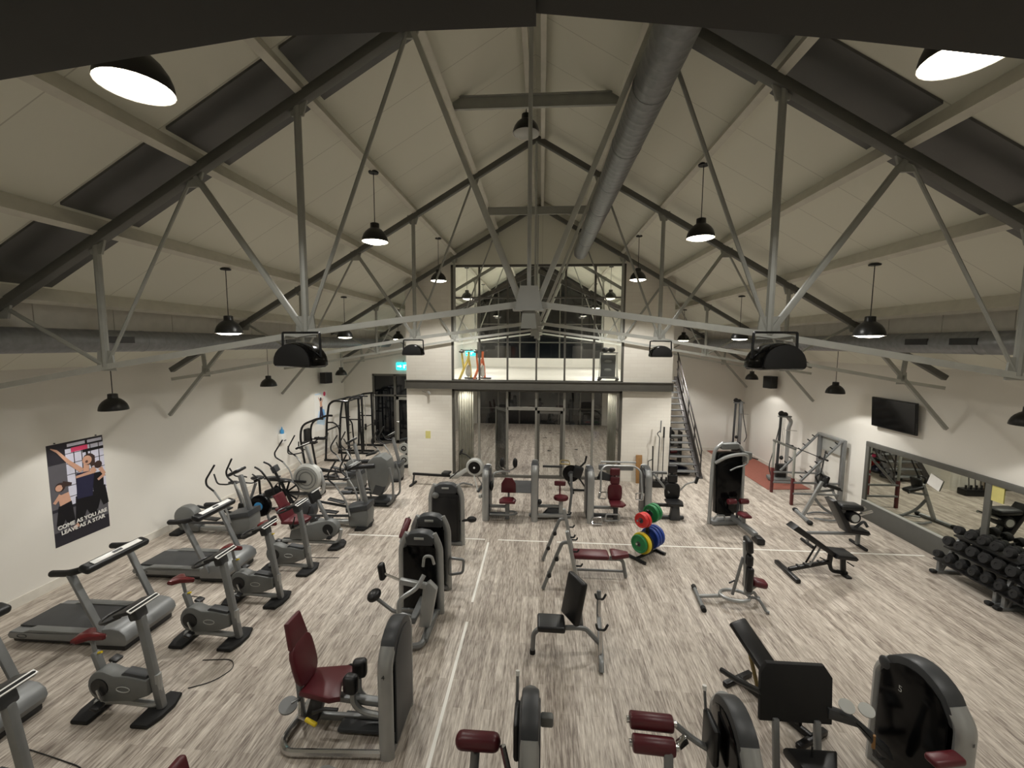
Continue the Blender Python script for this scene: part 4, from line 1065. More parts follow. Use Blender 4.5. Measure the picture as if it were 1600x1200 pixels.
t = thing('seated_machine', 'seated machine with black backrest and headrest behind the coloured weight plates', 'weight machine', (2.78, 11.08, 0), 0, MG)
tower(t, 0.78, 0.17, 1.34, 1.2)
MB().bar((0.05, -0.1, 0.34), (0.7, -0.15, 0.34), 0.08, 0.08, 0.015, up=(0, 1, 0)).obj('upper_beam', black, t)
MB().prism(shield(0.4, 0.46, 0.7, 0.66), 'y', -0.02, 0.07, 0.03).obj('backrest', vinyl, t)
pad((0.7, 0.04, 1.0), (0.26, 0.08, 0.22)).obj('middle_pad', vinyl, t)
pad((0.7, 0.05, 1.25), (0.24, 0.09, 0.22)).obj('headrest', vinyl, t)
MB().bar((0.7, 0.1, 0.25), (0.7, 0.12, 1.3), 0.06, 0.05, 0.01).obj('back_post', dgrey, t)
MB().prism([(0.5, -0.4), (0.86, -0.42), (0.92, -0.2), (0.88, 0.0), (0.5, 0.0)], 'z', 0.4, 0.48, 0.03).obj('seat', vinyl, t)
MB().prism([(0.58, 0.0), (0.84, 0.0), (0.8, 0.4), (0.62, 0.4)], 'y', -0.32, -0.14, 0.03).obj('seat_pedestal', dgrey, t)
MB().bar((0.1, 0.2, 1.1), (0.6, 0.2, 1.1), 0.07, 0.07, 0.01).obj('top_beam', silver_d, t)
MB().bar((0.22, 0.1, 1.1), (0.62, 0.0, 0.62), 0.06, 0.05, 0.01).obj('diagonal_lever', silver, t)
MB().tube([(0.9, 0.0, 0.7), (1.02, -0.1, 0.92), (1.2, -0.15, 0.98), (1.25, -0.15, 1.1)], 0.02, 7, 0.08).obj('hand_lever', silver, t)
MB().box((1.25, -0.15, 1.04), (0.07, 0.09, 0.2), (0, 0.3, 0), 0.02).obj('hand_grip', black, t)
MB().box((0.5, -0.2, 0.05), (0.9, 0.1, 0.08), None, 0.02).obj('floor_beam', dgrey, t)

# --- tall pulley tower on the right
t = thing('lat_pulldown', 'tall silver pulley tower with dark shroud and small burgundy seat at its foot', 'weight machine', (4.7, 10.72, 0), math.radians(8), MG)
for s in (-1, 1):
    MB().tube([(s * 0.42, 0, 0), (s * 0.40, 0, 1.5), (s * 0.36, 0, 1.92), (s * 0.15, 0, 2.08)], 0.045, 10, 0.16).obj('side_column', silver, t)
MB().box((0, 0, 2.0), (0.46, 0.2, 0.16), None, 0.05).obj('head_cap', mgrey, t)
MB().prism([(-0.3, 0.3), (0.3, 0.3), (0.33, 1.85), (-0.33, 1.85)], 'y', -0.1, 0.1, 0.015).obj('shroud_panel', gloss, t)
MB().tube([(-0.38, -0.1, 1.6), (-0.25, -0.3, 1.8), (0.0, -0.36, 1.88), (0.3, -0.32, 1.86), (0.42, -0.1, 1.6)], 0.04, 8, 0.16).obj('arch_tube', silver, t)
MB().prism([(0.3, 1.62), (0.5, 1.7), (0.5, 1.86), (0.3, 1.9)], 'y', -0.2, -0.06, 0.03).obj('pulley_block', mgrey, t)
MB().tube([(-0.12, -0.3, 1.46), (0.0, -0.34, 1.55), (0.2, -0.36, 1.6), (0.36, -0.2, 1.6)], 0.018, 7, 0.1).obj('pull_bar', silver_d, t)
MB().tube([(0.5, -0.15, 1.74), (0.64, -0.2, 1.7)], 0.016, 7).obj('side_grip', black, t)
MB().box((0, 0, 0.06), (0.8, 0.3, 0.1), None, 0.02).obj('base_bar', silver_d, t)
MB().box((0, 0.0, 0.6), (0.4, 0.1, 0.8)).obj('weight_stack', iron, t)
MB().bar((0.12, -0.1, 0.22), (0.12, -1.05, 0.16), 0.12, 0.14, 0.04).obj('seat_beam', silver_d, t)
MB().prism([(0.02, -0.75), (0.2, -0.75), (0.26, -0.45), (0.1, -0.38), (-0.02, -0.5)], 'z', 0.42, 0.49, 0.03).obj('seat', wine, t)
MB().bar((0.12, -0.56, 0.2), (0.12, -0.56, 0.43), 0.07, 0.07, 0.01).obj('seat_post', silver_d, t)
MB().bar((0.12, -0.3, 0.2), (0.12, -0.3, 0.68), 0.05, 0.05, 0.01).obj('roller_post', dgrey, t)
for s in (-1, 1):
    MB().cyl((0.12 + s * 0.05, -0.3, 0.68), (0.12 + s * 0.26, -0.3, 0.68), 0.07, None, 14, 0.02).obj('thigh_roller', wine, t)
MB().tube([(-0.36, -0.08, 0.14), (-0.3, -0.12, 0.26), (-0.1, -0.12, 0.26), (-0.05, -0.1, 0.12)], 0.022, 7, 0.05).obj('low_loop', silver, t)
MB().prism([(0.05, -1.2), (0.2, -1.25), (0.25, -1.0), (0.08, -0.95)], 'z', 0.0, 0.16, 0.04).obj('foot_block', black, t)

# --- foreground machines cut by the bottom edge
t = thing('leg_machine', 'leg machine with one burgundy roller, numbered 6, cut by the bottom edge of the picture', 'weight machine', (-0.06, 3.46, 0), 0, MG)
tower(t, 0.78, 0.16, 1.38, 1.16, num='6')
pad((-0.48, 0.08, 0.86), (0.42, 0.16, 0.15), None, 0.07).obj('roller_pad', wine, t)
MB().tube([(-0.25, 0.05, 0.86), (-0.2, 0.0, 0.7), (-0.12, -0.05, 0.55)], 0.03, 8).obj('roller_arm', chrome, t)
MB().box((-0.12, 0.1, 0.98), (0.06, 0.3, 0.36), None, 0.05).obj('cam_cover', black, t)
MB().tube([(-0.13, 0.22, 1.06), (-0.13, 0.3, 1.36)], 0.014, 6).obj('lever_rod', silver_d, t)
MB().cyl((-0.13, 0.3, 1.35), (-0.13, 0.31, 1.39), 0.02, None, 8).obj('lever_tip', white_m, t)
MB().box((0.15, 0.12, 1.08), (0.12, 0.08, 0.1), None, 0.02).obj('pulley_box', mgrey, t)
MB().box((-0.5, 0, 0.05), (1.0, 0.1, 0.1), None, 0.02).obj('base_tube', silver_d, t)
MB().bar((-0.55, 0.0, 0.05), (-0.5, 0.05, 0.8), 0.08, 0.06, 0.015).obj('seat_post', silver_d, t)
MB().prism([(-0.75, -0.45), (-0.3, -0.45), (-0.3, -0.05), (-0.75, -0.05)], 'z', 0.5, 0.58, 0.03).obj('seat', wine, t)

t = thing('leg_machine', 'leg machine with two burgundy rollers at the bottom edge, right of the centre', 'weight machine', (1.74, 3.55, 0), 0, MG)
tower(t, 0.78, 0.17, 1.36, 1.14, shroud=gloss)
roller(t, (-0.86, 0.24, 0.94), (-0.46, 0.22, 0.94), 0.075)
roller(t, (-0.86, 0.10, 0.84), (-0.48, 0.08, 0.84), 0.075)
MB().tube([(-0.44, 0.22, 0.94), (-0.3, 0.16, 0.86), (-0.16, 0.1, 0.82)], 0.028, 8, 0.08).obj('roller_arm', silver_d, t)
MB().bar((-0.45, 0.1, 0.84), (-0.36, 0.14, 0.88), 0.05, 0.08, 0.01).obj('roller_bracket', chrome, t)
MB().box((-0.16, 0.1, 0.95), (0.07, 0.28, 0.36), None, 0.05).obj('cam_cover', black, t)
MB().tube([(-0.17, 0.2, 1.05), (-0.18, 0.24, 1.3)], 0.014, 6).obj('lever_rod', silver_d, t)
MB().cyl((-0.18, 0.24, 1.29), (-0.18, 0.245, 1.33), 0.02, None, 8).obj('lever_tip', white_m, t)
MB().bar((-0.6, -0.3, 0.05), (-0.55, 0.05, 0.86), 0.08, 0.06, 0.015).obj('seat_post', silver_d, t)
MB().box((-0.45, 0, 0.05), (0.9, 0.1, 0.1), None, 0.02).obj('base_tube', silver_d, t)

t = thing('leg_press', 'seated press with wide flat black panel on two grey legs, bottom right', 'weight machine', (2.6, 4.05, 0), 0, MG)
MB().prism([(-0.35, 0.72), (0.35, 0.72), (0.36, 1.18), (0.28, 1.30), (-0.28, 1.30), (-0.34, 1.2)], 'y', -0.03, 0.03, 0.015).xf(Euler((-0.12, 0, 0)).to_matrix().to_4x4()).obj('back_panel', rubber, t)
for s in (-1, 1):
    MB().bar((s * 0.2, -0.05, 0.0), (s * 0.2, 0.06, 0.76), 0.06, 0.05, 0.01).obj('panel_leg', silver_d, t)
MB().box((0.0, 0.0, 0.04), (0.55, 0.3, 0.08), None, 0.02).obj('base_bar', silver_d, t)
MB().prism([(0.3, 0.9), (0.55, 0.82), (0.92, 0.5), (0.98, 0.35), (0.85, 0.4), (0.6, 0.7), (0.3, 0.78)], 'y', 0.05, 0.14, 0.03).obj('curved_arm', dgrey, t)
for x, z in ((0.47, 0.93), (0.66, 0.9)):
    MB().lathe([(0.01, 0.0), (0.068, 0.0), (0.068, 0.012), (0.02, 0.014)], (x, 0.06, z), (-0.2, -0.5, 1), 18).obj('pulley_disc', lgrey, t)
MB().tube([(0.0, -0.2, 0.5), (0.0, -0.2, 0.72)], 0.01, 6).obj('cable', black, t)
MB().prism([(-0.12, -0.42), (0.12, -0.38), (0.3, -0.1), (-0.2, -0.1)], 'z', 0.5, 0.62, 0.04).obj('knee_pad', vinyl, t)
MB().prism([(0.0, -0.75), (0.4, -0.75), (0.36, -0.36), (0.12, -0.34)], 'z', 0.42, 0.52, 0.04).obj('seat', wine, t)
MB().box((0.15, -0.5, 0.22), (0.12, 0.3, 0.42), None, 0.02).obj('seat_post', silver_d, t)
MB().tube([(0.76, 0.06, 0.52), (0.77, 0.06, 0.42), (0.84, 0.08, 0.36), (0.9, 0.09, 0.37)], 0.013, 7, 0.05).obj('side_lever', dgrey, t)
MB().cyl((0.755, 0.06, 0.5), (0.75, 0.06, 0.64), 0.016, None, 8).obj('lever_tip', wood_b, t)
MB().tube([(-0.34, 0.1, 1.0), (-0.42, 0.4, 0.86), (-0.5, 0.62, 0.8)], 0.03, 8).obj('side_arm', black, t)

t = thing('weight_stack_tower', 'big glossy black weight tower, numbered 5, in the bottom right corner', 'weight machine', (3.78, 4.14, 0), math.radians(10), MG)
tower(t, 0.86, 0.2, 1.42, 1.14, shroud=gloss)
lettering('5', 0.09, 'number', lgrey, t, Mx.Translation((-0.117, 0.1, 1.06)) @ Euler((PI / 2, 0, -PI / 2)).to_matrix().to_4x4())
lettering('II', 0.05, 'mark', black, t, Mx.Translation((0.0, -0.447, 0.98)) @ Euler((PI / 2, 0, 0)).to_matrix().to_4x4())
MB().ell((-0.1, 0.28, 1.2), (0.05, 0.14, 0.14)).obj('pulley_cover', dgrey, t)
pad((-0.35, -0.5, 0.95), (0.3, 0.12, 0.07)).obj('burgundy_rest', wine, t)
MB().bar((-0.3, -0.46, 0.0), (-0.33, -0.5, 0.93), 0.06, 0.06, 0.01).obj('rest_post', silver_d, t)
MB().box((-0.17, -0.42, 0.05), (0.34, 0.1, 0.08), None, 0.02).obj('base_tube', silver_d, t)

t = thing('incline_bench', 'black incline bench with raised back, standing behind the wide black panel', 'bench', (2.92, 5.05, 0), math.radians(118))
MB().bar((-0.45, 0, 0.05), (0.5, 0, 0.05), 0.07, 0.06, 0.01, up=(0, 1, 0)).obj('base_rail', blackpaint, t)
for x in (-0.45, 0.5): MB().box((x, 0, 0.035), (0.07, 0.5, 0.07), None, 0.015).obj('foot', blackpaint, t)
MB().box((0.28, 0, 0.62), (0.7, 0.28, 0.07), (0, -0.62, 0), 0.025).obj('back_pad', vinyl, t)
MB().box((-0.28, 0, 0.42), (0.4, 0.28, 0.07), (0, 0.1, 0), 0.025).obj('seat_pad', vinyl, t)
MB().bar((0.2, 0, 0.08), (0.42, 0, 0.7), 0.04, 0.04, 0.01).obj('support', mat('yellowed_metal', (120, 104, 62), 0.5, 0.3), t)
MB().bar((-0.3, 0, 0.08), (-0.2, 0, 0.4), 0.06, 0.06, 0.01).obj('seat_post', blackpaint, t)

t = thing('seated_machine', 'dark top of a weight machine just peeking in at the bottom edge, left of centre', 'weight machine', (-1.58, 2.55, 0), 0, MG)
tower(t, 0.76, 0.17, 1.42, 1.2)
t = thing('seated_machine', 'burgundy headrest peeking in at the bottom edge, beside the left exercise bikes', 'weight machine', (-2.82, 2.78, 0), 0)
pad((0, 0, 1.08), (0.08, 0.3, 0.26), (0, -0.2, 0)).obj('headrest', wine, t)
pad((0.06, 0, 0.76), (0.08, 0.38, 0.42), (0, -0.2, 0)).obj('backrest', wine, t)
pad((0.3, 0, 0.5), (0.45, 0.4, 0.09)).obj('seat', wine, t)
MB().bar((0.02, 0, 0.0), (-0.02, 0, 1.1), 0.07, 0.06, 0.015).obj('back_post', silver_d, t)
MB().box((0.3, 0, 0.24), (0.12, 0.12, 0.46), None, 0.02).obj('seat_post', silver_d, t)
MB().box((0.2, 0, 0.03), (0.6, 0.4, 0.06), None, 0.02).obj('base_plate', dgrey, t)
# ================================================================ benches and racks
def foot_bar(t, x, y, L, m=rubber, r=0.035):
    MB().tube([(x, y - L / 2, r), (x, y + L / 2, r)], r, 8).obj('foot_bar', m, t)
# --- bench press with burgundy pads
t = thing('bench_press', 'bench press with burgundy pads and tall slanted silver uprights', 'bench', (0.0, 7.95, 0))
for s in (-1, 1):
    y = s * 0.52
    MB().bar((0.5, y, 1.14), (0.74, y, 0.02), 0.07, 0.09, 0.02, up=(0, 1, 0)).obj('upright', silver, t)
    MB().tube([(0.56, y, 0.92), (0.42, y, 0.92), (0.3, y, 0.62), (0.08, y, 0.02)], 0.034, 8, 0.12).obj('back_leg', silver_d, t)
    for k in range(3):
        x = 0.53 + k * 0.07; z = 1.02 - k * 0.27
        MB().tube([(x, y, z), (x + 0.1, y, z), (x + 0.12, y, z + 0.05)], 0.016, 6, 0.02).obj('bar_hook', black, t)
    for k in range(2):
        MB().cyl((0.19 + k * 0.13, y - 0.06, 0.3 + k * 0.32), (0.19 + k * 0.13, y + 0.06, 0.3 + k * 0.32), 0.04, None, 10).obj('collar', black, t)
MB().bar((0.62, -0.52, 0.56), (0.62, 0.52, 0.56), 0.05, 0.05, 0.01).obj('cross_bar', silver_d, t)
pad((0.98, 0, 0.45), (0.72, 0.3, 0.09)).obj('bench_pad', wine, t)
MB().prism([(1.38, -0.15), (1.46, -0.16), (1.72, -0.06), (1.72, 0.06), (1.46, 0.16), (1.38, 0.15)], 'z', 0.42, 0.52, 0.035).obj('end_pad', wine, t)
MB().bar((0.62, 0, 0.38), (1.62, 0, 0.38), 0.07, 0.06, 0.01, up=(0, 1, 0)).obj('bench_beam', silver_d, t)
MB().tube([(1.5, 0, 0.4), (1.62, 0, 0.34), (1.68, 0, 0.02)], 0.036, 8, 0.08).obj('front_leg', silver_d, t)
MB().tube([(0.7, 0, 0.13), (1.64, 0, 0.13)], 0.025, 8).obj('low_rail', silver_d, t)
MB().bar((0.7, -0.5, 0.13), (0.7, 0.5, 0.13), 0.05, 0.05, 0.01).obj('low_cross_bar', silver_d, t)

# --- black military bench in the middle of the floor
t = thing('shoulder_bench', 'black padded bench with upright back and barbell hooks, alone mid floor', 'bench', (0.4, 5.95, 0), math.radians(-6))
MB().box((-0.2, -0.14, 0.46), (0.4, 0.34, 0.09), (0, 0.02, 0.12), 0.03, 3).obj('seat_pad', vinyl, t)
MB().box((0.12, 0.02, 0.78), (0.1, 0.42, 0.64), (0, 0.2, 0.6), 0.04, 3).obj('back_pad', vinyl, t)
MB().tube([(-0.46, -0.2, 0.02), (-0.45, -0.18, 0.3), (-0.36, -0.16, 0.38), (0.2, -0.05, 0.38), (0.3, 0.0, 0.34), (0.52, 0.0, 0.12)], 0.036, 8, 0.1).obj('main_frame', silver_d, t)
MB().cyl((-0.46, -0.2, 0.0), (-0.46, -0.2, 0.06), 0.042, None, 10).obj('foot_cap', rubber, t)
MB().bar((0.24, 0, 0.38), (0.2, 0, 0.8), 0.05, 0.05, 0.01).obj('back_support', silver_d, t)
MB().tube([(0.5, 0.55, 0.62), (0.5, 0.45, 0.25), (0.52, 0.0, 0.14), (0.52, -0.35, 0.1), (0.52, -0.42, 0.02)], 0.036, 8, 0.1).obj('rear_frame', silver_d, t)
for y, z in ((0.42, 0.56), (-0.22, 0.5)):
    MB().tube([(0.44, y, z + 0.08), (0.46, y, z), (0.56, y, z), (0.6, y, z + 0.09)], 0.018, 7, 0.03).obj('bar_hook', black, t)
    MB().tube([(0.51, y, z), (0.51, y, 0.12)], 0.024, 8).obj('hook_post', chrome, t)
MB().cyl((0.52, 0.42, 0), (0.52, 0.42, 0.18), 0.03, None, 8).obj('rear_leg', silver_d, t)

# --- silver bench with upright black back and small red seat
t = thing('utility_bench', 'silver bench with vertical black back pads and small burgundy seat', 'bench', (3.4, 7.27, 0), math.radians(-6))
MB().tube([(-0.57, -0.32, 0.04), (-0.57, 0.32, 0.04)], 0.035, 8).obj('rear_foot', silver_d, t)
for s in (-1, 1): MB().cyl((-0.57, s * 0.28, 0.04), (-0.57, s * 0.37, 0.04), 0.043, None, 10).obj('foot_cap', rubber, t)
MB().tube([(-0.57, 0, 0.07), (-0.2, 0, 0.12)], 0.033, 8).obj('base_tube', silver, t)
MB().tube([(0.02 + 0.24 * math.cos(a), 0.17 * math.sin(a), 0.15) for a in [2 * PI * i / 20 for i in range(21)]], 0.03, 8).obj('ring_frame', silver, t)
for s in (-1, 1):
    MB().tube([(0.24, s * 0.03, 0.16), (0.36, s * 0.1, 0.2), (0.46, s * 0.2, 0.03), (0.5, s * 0.22, 0.03)], 0.026, 8, 0.07).obj('front_leg', silver_d, t)
MB().bar((-0.02, 0, 0.16), (0.12, 0, 0.86), 0.045, 0.045, 0.01).obj('strut', silver_d, t)
MB().tube([(-0.1, -0.06, 0.4), (0.0, 0.0, 0.42)], 0.014, 6).obj('adjust_pin', black, t)
MB().bar((0.2, 0, 0.2), (0.13, 0, 1.15), 0.05, 0.06, 0.01).obj('back_plate', silver, t)
for z, h, lean in ((0.5, 0.44, 0.03), (0.84, 0.2, 0.0), (1.09, 0.24, -0.1)):
    MB().box((0.22 - (z - 0.5) * 0.05, 0, z), (0.1, 0.26, h), (0, lean, 0), 0.04, 3).obj('back_pad', vinyl, t)
MB().box((0.4, 0, 0.42), (0.24, 0.2, 0.12), (0, 0.15, 0), 0.05, 3).obj('seat_pad', wine, t)
MB().bar((0.2, 0, 0.22), (0.36, 0, 0.38), 0.05, 0.05, 0.01).obj('seat_bracket', silver_d, t)

# --- all black adjustable bench
t = thing('adjustable_bench', 'all black adjustable bench with raised back, in front of the silver decline bench', 'bench', (5.5, 8.38, 0))
MB().box((-0.58, 0, 0.04), (0.09, 0.78, 0.08), None, 0.02).obj('rear_foot', blackpaint, t)
MB().bar((-0.55, 0, 0.08), (0.2, 0, 0.27), 0.07, 0.07, 0.012, up=(0, 1, 0)).obj('base_rail', blackpaint, t)
for k in range(4):
    MB().box((-0.38 + k * 0.13, 0, 0.16 + k * 0.033), (0.04, 0.1, 0.04), None, 0.008).obj('ladder_stop', black, t)
for s in (-1, 1):
    MB().bar((-0.2, s * 0.06, 0.2), (0.02, s * 0.06, 0.66), 0.022, 0.03, 0.004).obj('support_strut', silver_d if s < 0 else blackpaint, t)
MB().tube([(-0.02, -0.06, 0.38), (0.05, -0.14, 0.36)], 0.012, 6).obj('adjust_pin', black, t)
MB().prism([(-0.60, 0.95), (-0.5, 1.03), (0.24, 0.5), (0.2, 0.42)], 'y', -0.14, 0.14, 0.03).obj('back_pad', vinyl, t)
MB().prism([(0.2, 0.42), (0.58, 0.38), (0.62, 0.42), (0.58, 0.47), (0.24, 0.5)], 'y', -0.2, 0.2, 0.025).obj('seat_pad', vinyl, t)
MB().bar((0.2, 0, 0.2), (0.22, 0, 0.44), 0.06, 0.08, 0.012).obj('rear_post', blackpaint, t)
MB().bar((0.48, 0, 0.05), (0.45, 0, 0.4), 0.07, 0.08, 0.012).obj('front_post', blackpaint, t)
MB().tube([(0.2, 0, 0.3), (0.25, 0, 0.08), (0.48, 0, 0.05), (0.55, 0, 0.05)], 0.036, 8, 0.08).obj('front_hoop', blackpaint, t)
MB().box((0.5, 0, 0.02), (0.1, 0.3, 0.04), None, 0.01).obj('front_foot', blackpaint, t)
MB().tube([(0.5, -0.05, 0.3), (0.6, -0.1, 0.24)], 0.012, 6).obj('front_pin', black, t)

# --- decline / arm curl bench
t = thing('decline_bench', 'silver framed bench with steep black back pad and black roll over the seat', 'bench', (6.6, 9.68, 0))
for x, L in ((-0.52, 0.42), (0.58, 0.5)): foot_bar(t, x, 0, L)
MB().bar((-0.52, 0, 0.06), (-0.5, 0, 0.27), 0.06, 0.05, 0.01).obj('rear_post', silver_d, t)
MB().bar((-0.54, 0, 0.28), (0.6, 0, 0.3), 0.06, 0.06, 0.01, up=(0, 1, 0)).obj('main_beam', silver_d, t)
MB().bar((0.56, 0, 0.05), (0.56, 0, 0.3), 0.07, 0.07, 0.01).obj('front_post', silver_d, t)
MB().prism([(-0.14, 1.08), (-0.05, 1.1), (0.36, 0.38), (0.24, 0.36)], 'y', -0.16, 0.16, 0.03).obj('back_pad', vinyl, t)
MB().prism([(0.28, 0.36), (0.66, 0.31), (0.72, 0.35), (0.68, 0.42), (0.32, 0.46)], 'y', -0.17, 0.17, 0.03).obj('seat_pad', vinyl, t)
MB().bar((0.4, 0, 0.3), (0.2, 0, 0.9), 0.05, 0.05, 0.01).obj('roll_post', silver_d, t)
MB().box((0.3, 0.0, 0.93), (0.5, 0.34, 0.13), (0, 0.06, 0), 0.06, 3).obj('roll_pad', vinyl, t)
MB().lathe([(0.02, -0.16), (0.12, -0.16), (0.13, -0.13), (0.13, 0.13), (0.12, 0.16), (0.02, 0.16)], (0.34, -0.02, 0.72), (0, 1, 0), 20).obj('leg_roller', vinyl, t)
MB().lathe([(0.085, 0), (0.085, 0.008), (0.05, 0.01), (0.02, 0.004)], (0.34, -0.18, 0.72), (0, -1, 0), 18).obj('roller_cap', lgrey, t)
for s in (-1, 1):
    MB().tube([(0.42, s * 0.09, 0.75), (0.74, s * 0.1, 0.86)], 0.03, 8).obj('silver_grip', chrome, t)
MB().tube([(0.45, 0, 0.4), (0.66, 0, 0.6), (0.74, 0, 0.46)], 0.03, 8, 0.08).obj('leg_arm', dgrey, t)

# --- abdominal machine
t = thing('abdominal_bench', 'tall silver abdominal machine with black forearm pads, beside the squat rack', 'bench', (7.1, 11.2, 0))
MB().tube([(-0.28, -0.34, 0.05), (-0.16, 0.4, 0.05)], 0.05, 8).obj('front_foot', silver_d, t)
for (x, y) in ((-0.29, -0.4), (-0.15, 0.46)): MB().ell((x, y, 0.055), (0.14, 0.16, 0.11)).obj('foot_cap', rubber, t)
MB().bar((-0.2, 0.05, 0.06), (0.2, 0.0, 1.0), 0.09, 0.07, 0.02, up=(0, 1, 0)).obj('main_column', silver, t)
MB().tube([(0.02, 0.05, 0.6), (0.25, 0.05, 0.3), (0.55, 0.1, 0.12)], 0.035, 8, 0.15).obj('curved_brace', silver_d, t)
MB().tube([(0.0, -0.1, 0.05), (0.35, -0.25, 0.05), (0.7, -0.1, 0.05), (0.7, 0.25, 0.05), (0.3, 0.35, 0.05), (0.0, 0.2, 0.05)], 0.026, 8, 0.15).obj('base_loop', silver_d, t)
MB().bar((0.05, 0.0, 0.72), (0.5, 0.0, 0.78), 0.05, 0.05, 0.01).obj('pad_arm', silver_d, t)
MB().box((0.42, 0.0, 0.88), (0.4, 0.22, 0.09), (0, 0.3, 0), 0.035, 3).obj('forearm_pad', vinyl, t)
MB().box((0.28, 0.08, 1.0), (0.1, 0.3, 0.3), (0, 0.25, 0), 0.04, 3).obj('back_pad', vinyl, t)
MB().tube([(0.12, 0.05, 0.95), (0.06, 0.08, 1.12), (0.2, 0.1, 1.2), (0.26, 0.1, 1.1)], 0.025, 8, 0.06).obj('head_loop', black, t)
MB().tube([(0.2, 0.1, 1.1), (0.32, 0.2, 1.5), (0.4, 0.26, 1.75)], 0.016, 7).obj('long_lever', black, t)
MB().tube([(0.45, 0, 0.9), (0.62, -0.12, 0.8)], 0.022, 7).obj('hand_grip', black, t)

# --- squat rack by the right wall
t = thing('squat_rack', 'silver squat rack with inclined pegged rails and dark red front posts by the right wall', 'rack', (0, 0, 0))
for y in (12.15, 13.2):
    MB().bar((7.12, y, 0.0), (7.12, y, 0.78), 0.075, 0.075, 0.012, up=(0, 1, 0)).obj('post_sleeve', maroon_p, t)
    MB().bar((7.12, y, 0.76), (7.12, y, 1.62), 0.055, 0.055, 0.01, up=(0, 1, 0)).obj('front_post', steel, t)
for y in (12.1, 13.1):
    MB().bar((8.38, y, 0.0), (8.38, y, 1.9), 0.09, 0.11, 0.012, up=(0, 1, 0)).obj('rear_post', silver_d, t)
    MB().bar((7.28, y - 0.02, 0.72), (8.32, y, 1.87), 0.05, 0.07, 0.01, up=(0, 1, 0)).obj('pegged_rail', silver_d, t)
    for k in range(8):
        x = 7.34 + k * 0.125; z = 0.82 + k * 0.138
        MB().bar((x, y, z), (x - 0.075, y, z + 0.055), 0.03, 0.03, 0.006).obj('peg', black, t)
    for z in (0.66, 0.34):
        MB().bar((7.12, y + .03, z), (8.38, y, z), 0.05, 0.05, 0.008, up=(0, 1, 0)).obj('side_bar', silver_d, t)
MB().bar((7.12, 12.12, 1.62), (7.12, 13.25, 1.62), 0.06, 0.06, 0.01).obj('front_top_bar', steel_dk, t)
MB().bar((8.36, 12.06, 1.88), (8.36, 13.14, 1.88), 0.1, 0.08, 0.012).obj('top_bar', silver, t)
MB().bar((8.38, 12.1, 0.12), (8.38, 13.1, 0.9), 0.05, 0.05, 0.01).obj('rear_brace', silver_d, t)
MB().box((8.43, 12.6, 1.62), (0.015, 0.9, 0.4), None, 0.004).obj('back_sheet', lgrey, t)
t = thing('barbell', 'black barbell resting on the pegs of the silver squat rack', 'barbell', (7.78, 12.72, 1.40))
MB().tube([(0, -0.9, 0), (0, 1.0, 0)], 0.014, 8).obj('bar', iron, t)
for s in (-1, 1):
    MB().cyl((0, 0.05 + s * 0.66, 0), (0, 0.05 + s * 0.98, 0), 0.026, None, 10).obj('sleeve', iron, t)
    MB().cyl((0, 0.05 + s * 0.64, 0), (0, 0.05 + s * 0.67, 0), 0.04, None, 10).obj('collar', iron, t)

# --- cable columns on the terracotta mat
tag(MB().prism([(7.12, 13.4), (8.5, 13.55), (8.5, 18.3), (7.12, 18.3)], 'z', 0.0, 0.015).obj('rubber_mat', mat_red), 'long terracotta mat on the floor along the right rear wall', 'mat')
def cable_column(label, x, y, h, bent):
    t = thing('cable_column', label, 'weight machine', (x, y, 0.015), 0, 'cable columns on the terracotta mat')
    MB().prism([(-0.3, -0.28), (0.3, -0.28), (0.36, 0), (0.3, 0.3), (-0.3, 0.3), (-0.4, 0)], 'z', 0, 0.12, 0.04).obj('base_cover', mgrey, t)
    if bent:
        MB().tube([(0.16, 0, 0.1), (0.16, 0, h - 0.5), (0.24, 0, h - 0.28), (0.1, 0, h - 0.12)], 0.06, 10, 0.2).obj('column', silver, t)
    else:
        MB().box((0.1, 0.0, h / 2), (0.12, 0.14, h - 0.1), None, 0.03).obj('column', silver_d, t)
    MB().bar((-0.14, 0, 0.1), (-0.1, 0, h - 0.12), 0.07, 0.07, 0.015, up=(0, 1, 0)).obj('guide_post', dgrey, t)
    MB().box((0.02, 0, h - 0.12), (0.4, 0.12, 0.05), None, 0.015).obj('top_bracket', silver_d, t)
    for dx in (-0.06, 0.06):
        MB().lathe([(0.02, -0.02), (0.09, -0.02), (0.08, 0.0), (0.09, 0.02), (0.02, 0.02)], (dx - 0.04, 0, h - 0.02 - 0.04 * (dx > 0)), (0, 1, 0.3), 16).obj('pulley_wheel', black, t)
    MB().box((-0.02, -0.02, 0.36), (0.3, 0.16, 0.42), None, 0.015).obj('weight_stack', iron, t)
    MB().ell((-0.02, -0.02, 0.78), (0.12, 0.12, 0.14)).obj('stack_knob', black, t)
    for dx in (-0.02, 0.03):
        MB().tube([(dx, 0, 0.5), (dx, 0, h - 0.12)], 0.008, 6).obj('guide_rod', chrome, t)
    MB().tube([(-0.1, -0.02, h - 0.2), (-0.3, -0.05, 1.0), (-0.44, -0.08, 0.5), (-0.34, -0.08, 0.16)] if bent else [(0.16, 0, h - 0.2), (0.2, -0.05, h - 0.7), (0.36, -0.08, 0.8), (0.26, -0.08, 0.6)], 0.016, 7, 0.2).obj('swing_arm', dgrey, t)
    MB().tube([(0.0, -0.12, h - 0.55), (0.34, -0.16, h - 0.56)], 0.012, 6).obj('hand_bar', chrome, t)
    return t
cable_column('cable column with bent silver post on the terracotta mat, left of the squat rack', 8.0, 14.35, 2.28, True)
cable_column('straight narrow cable column in the far right corner', 7.95, 17.5, 2.3, False)

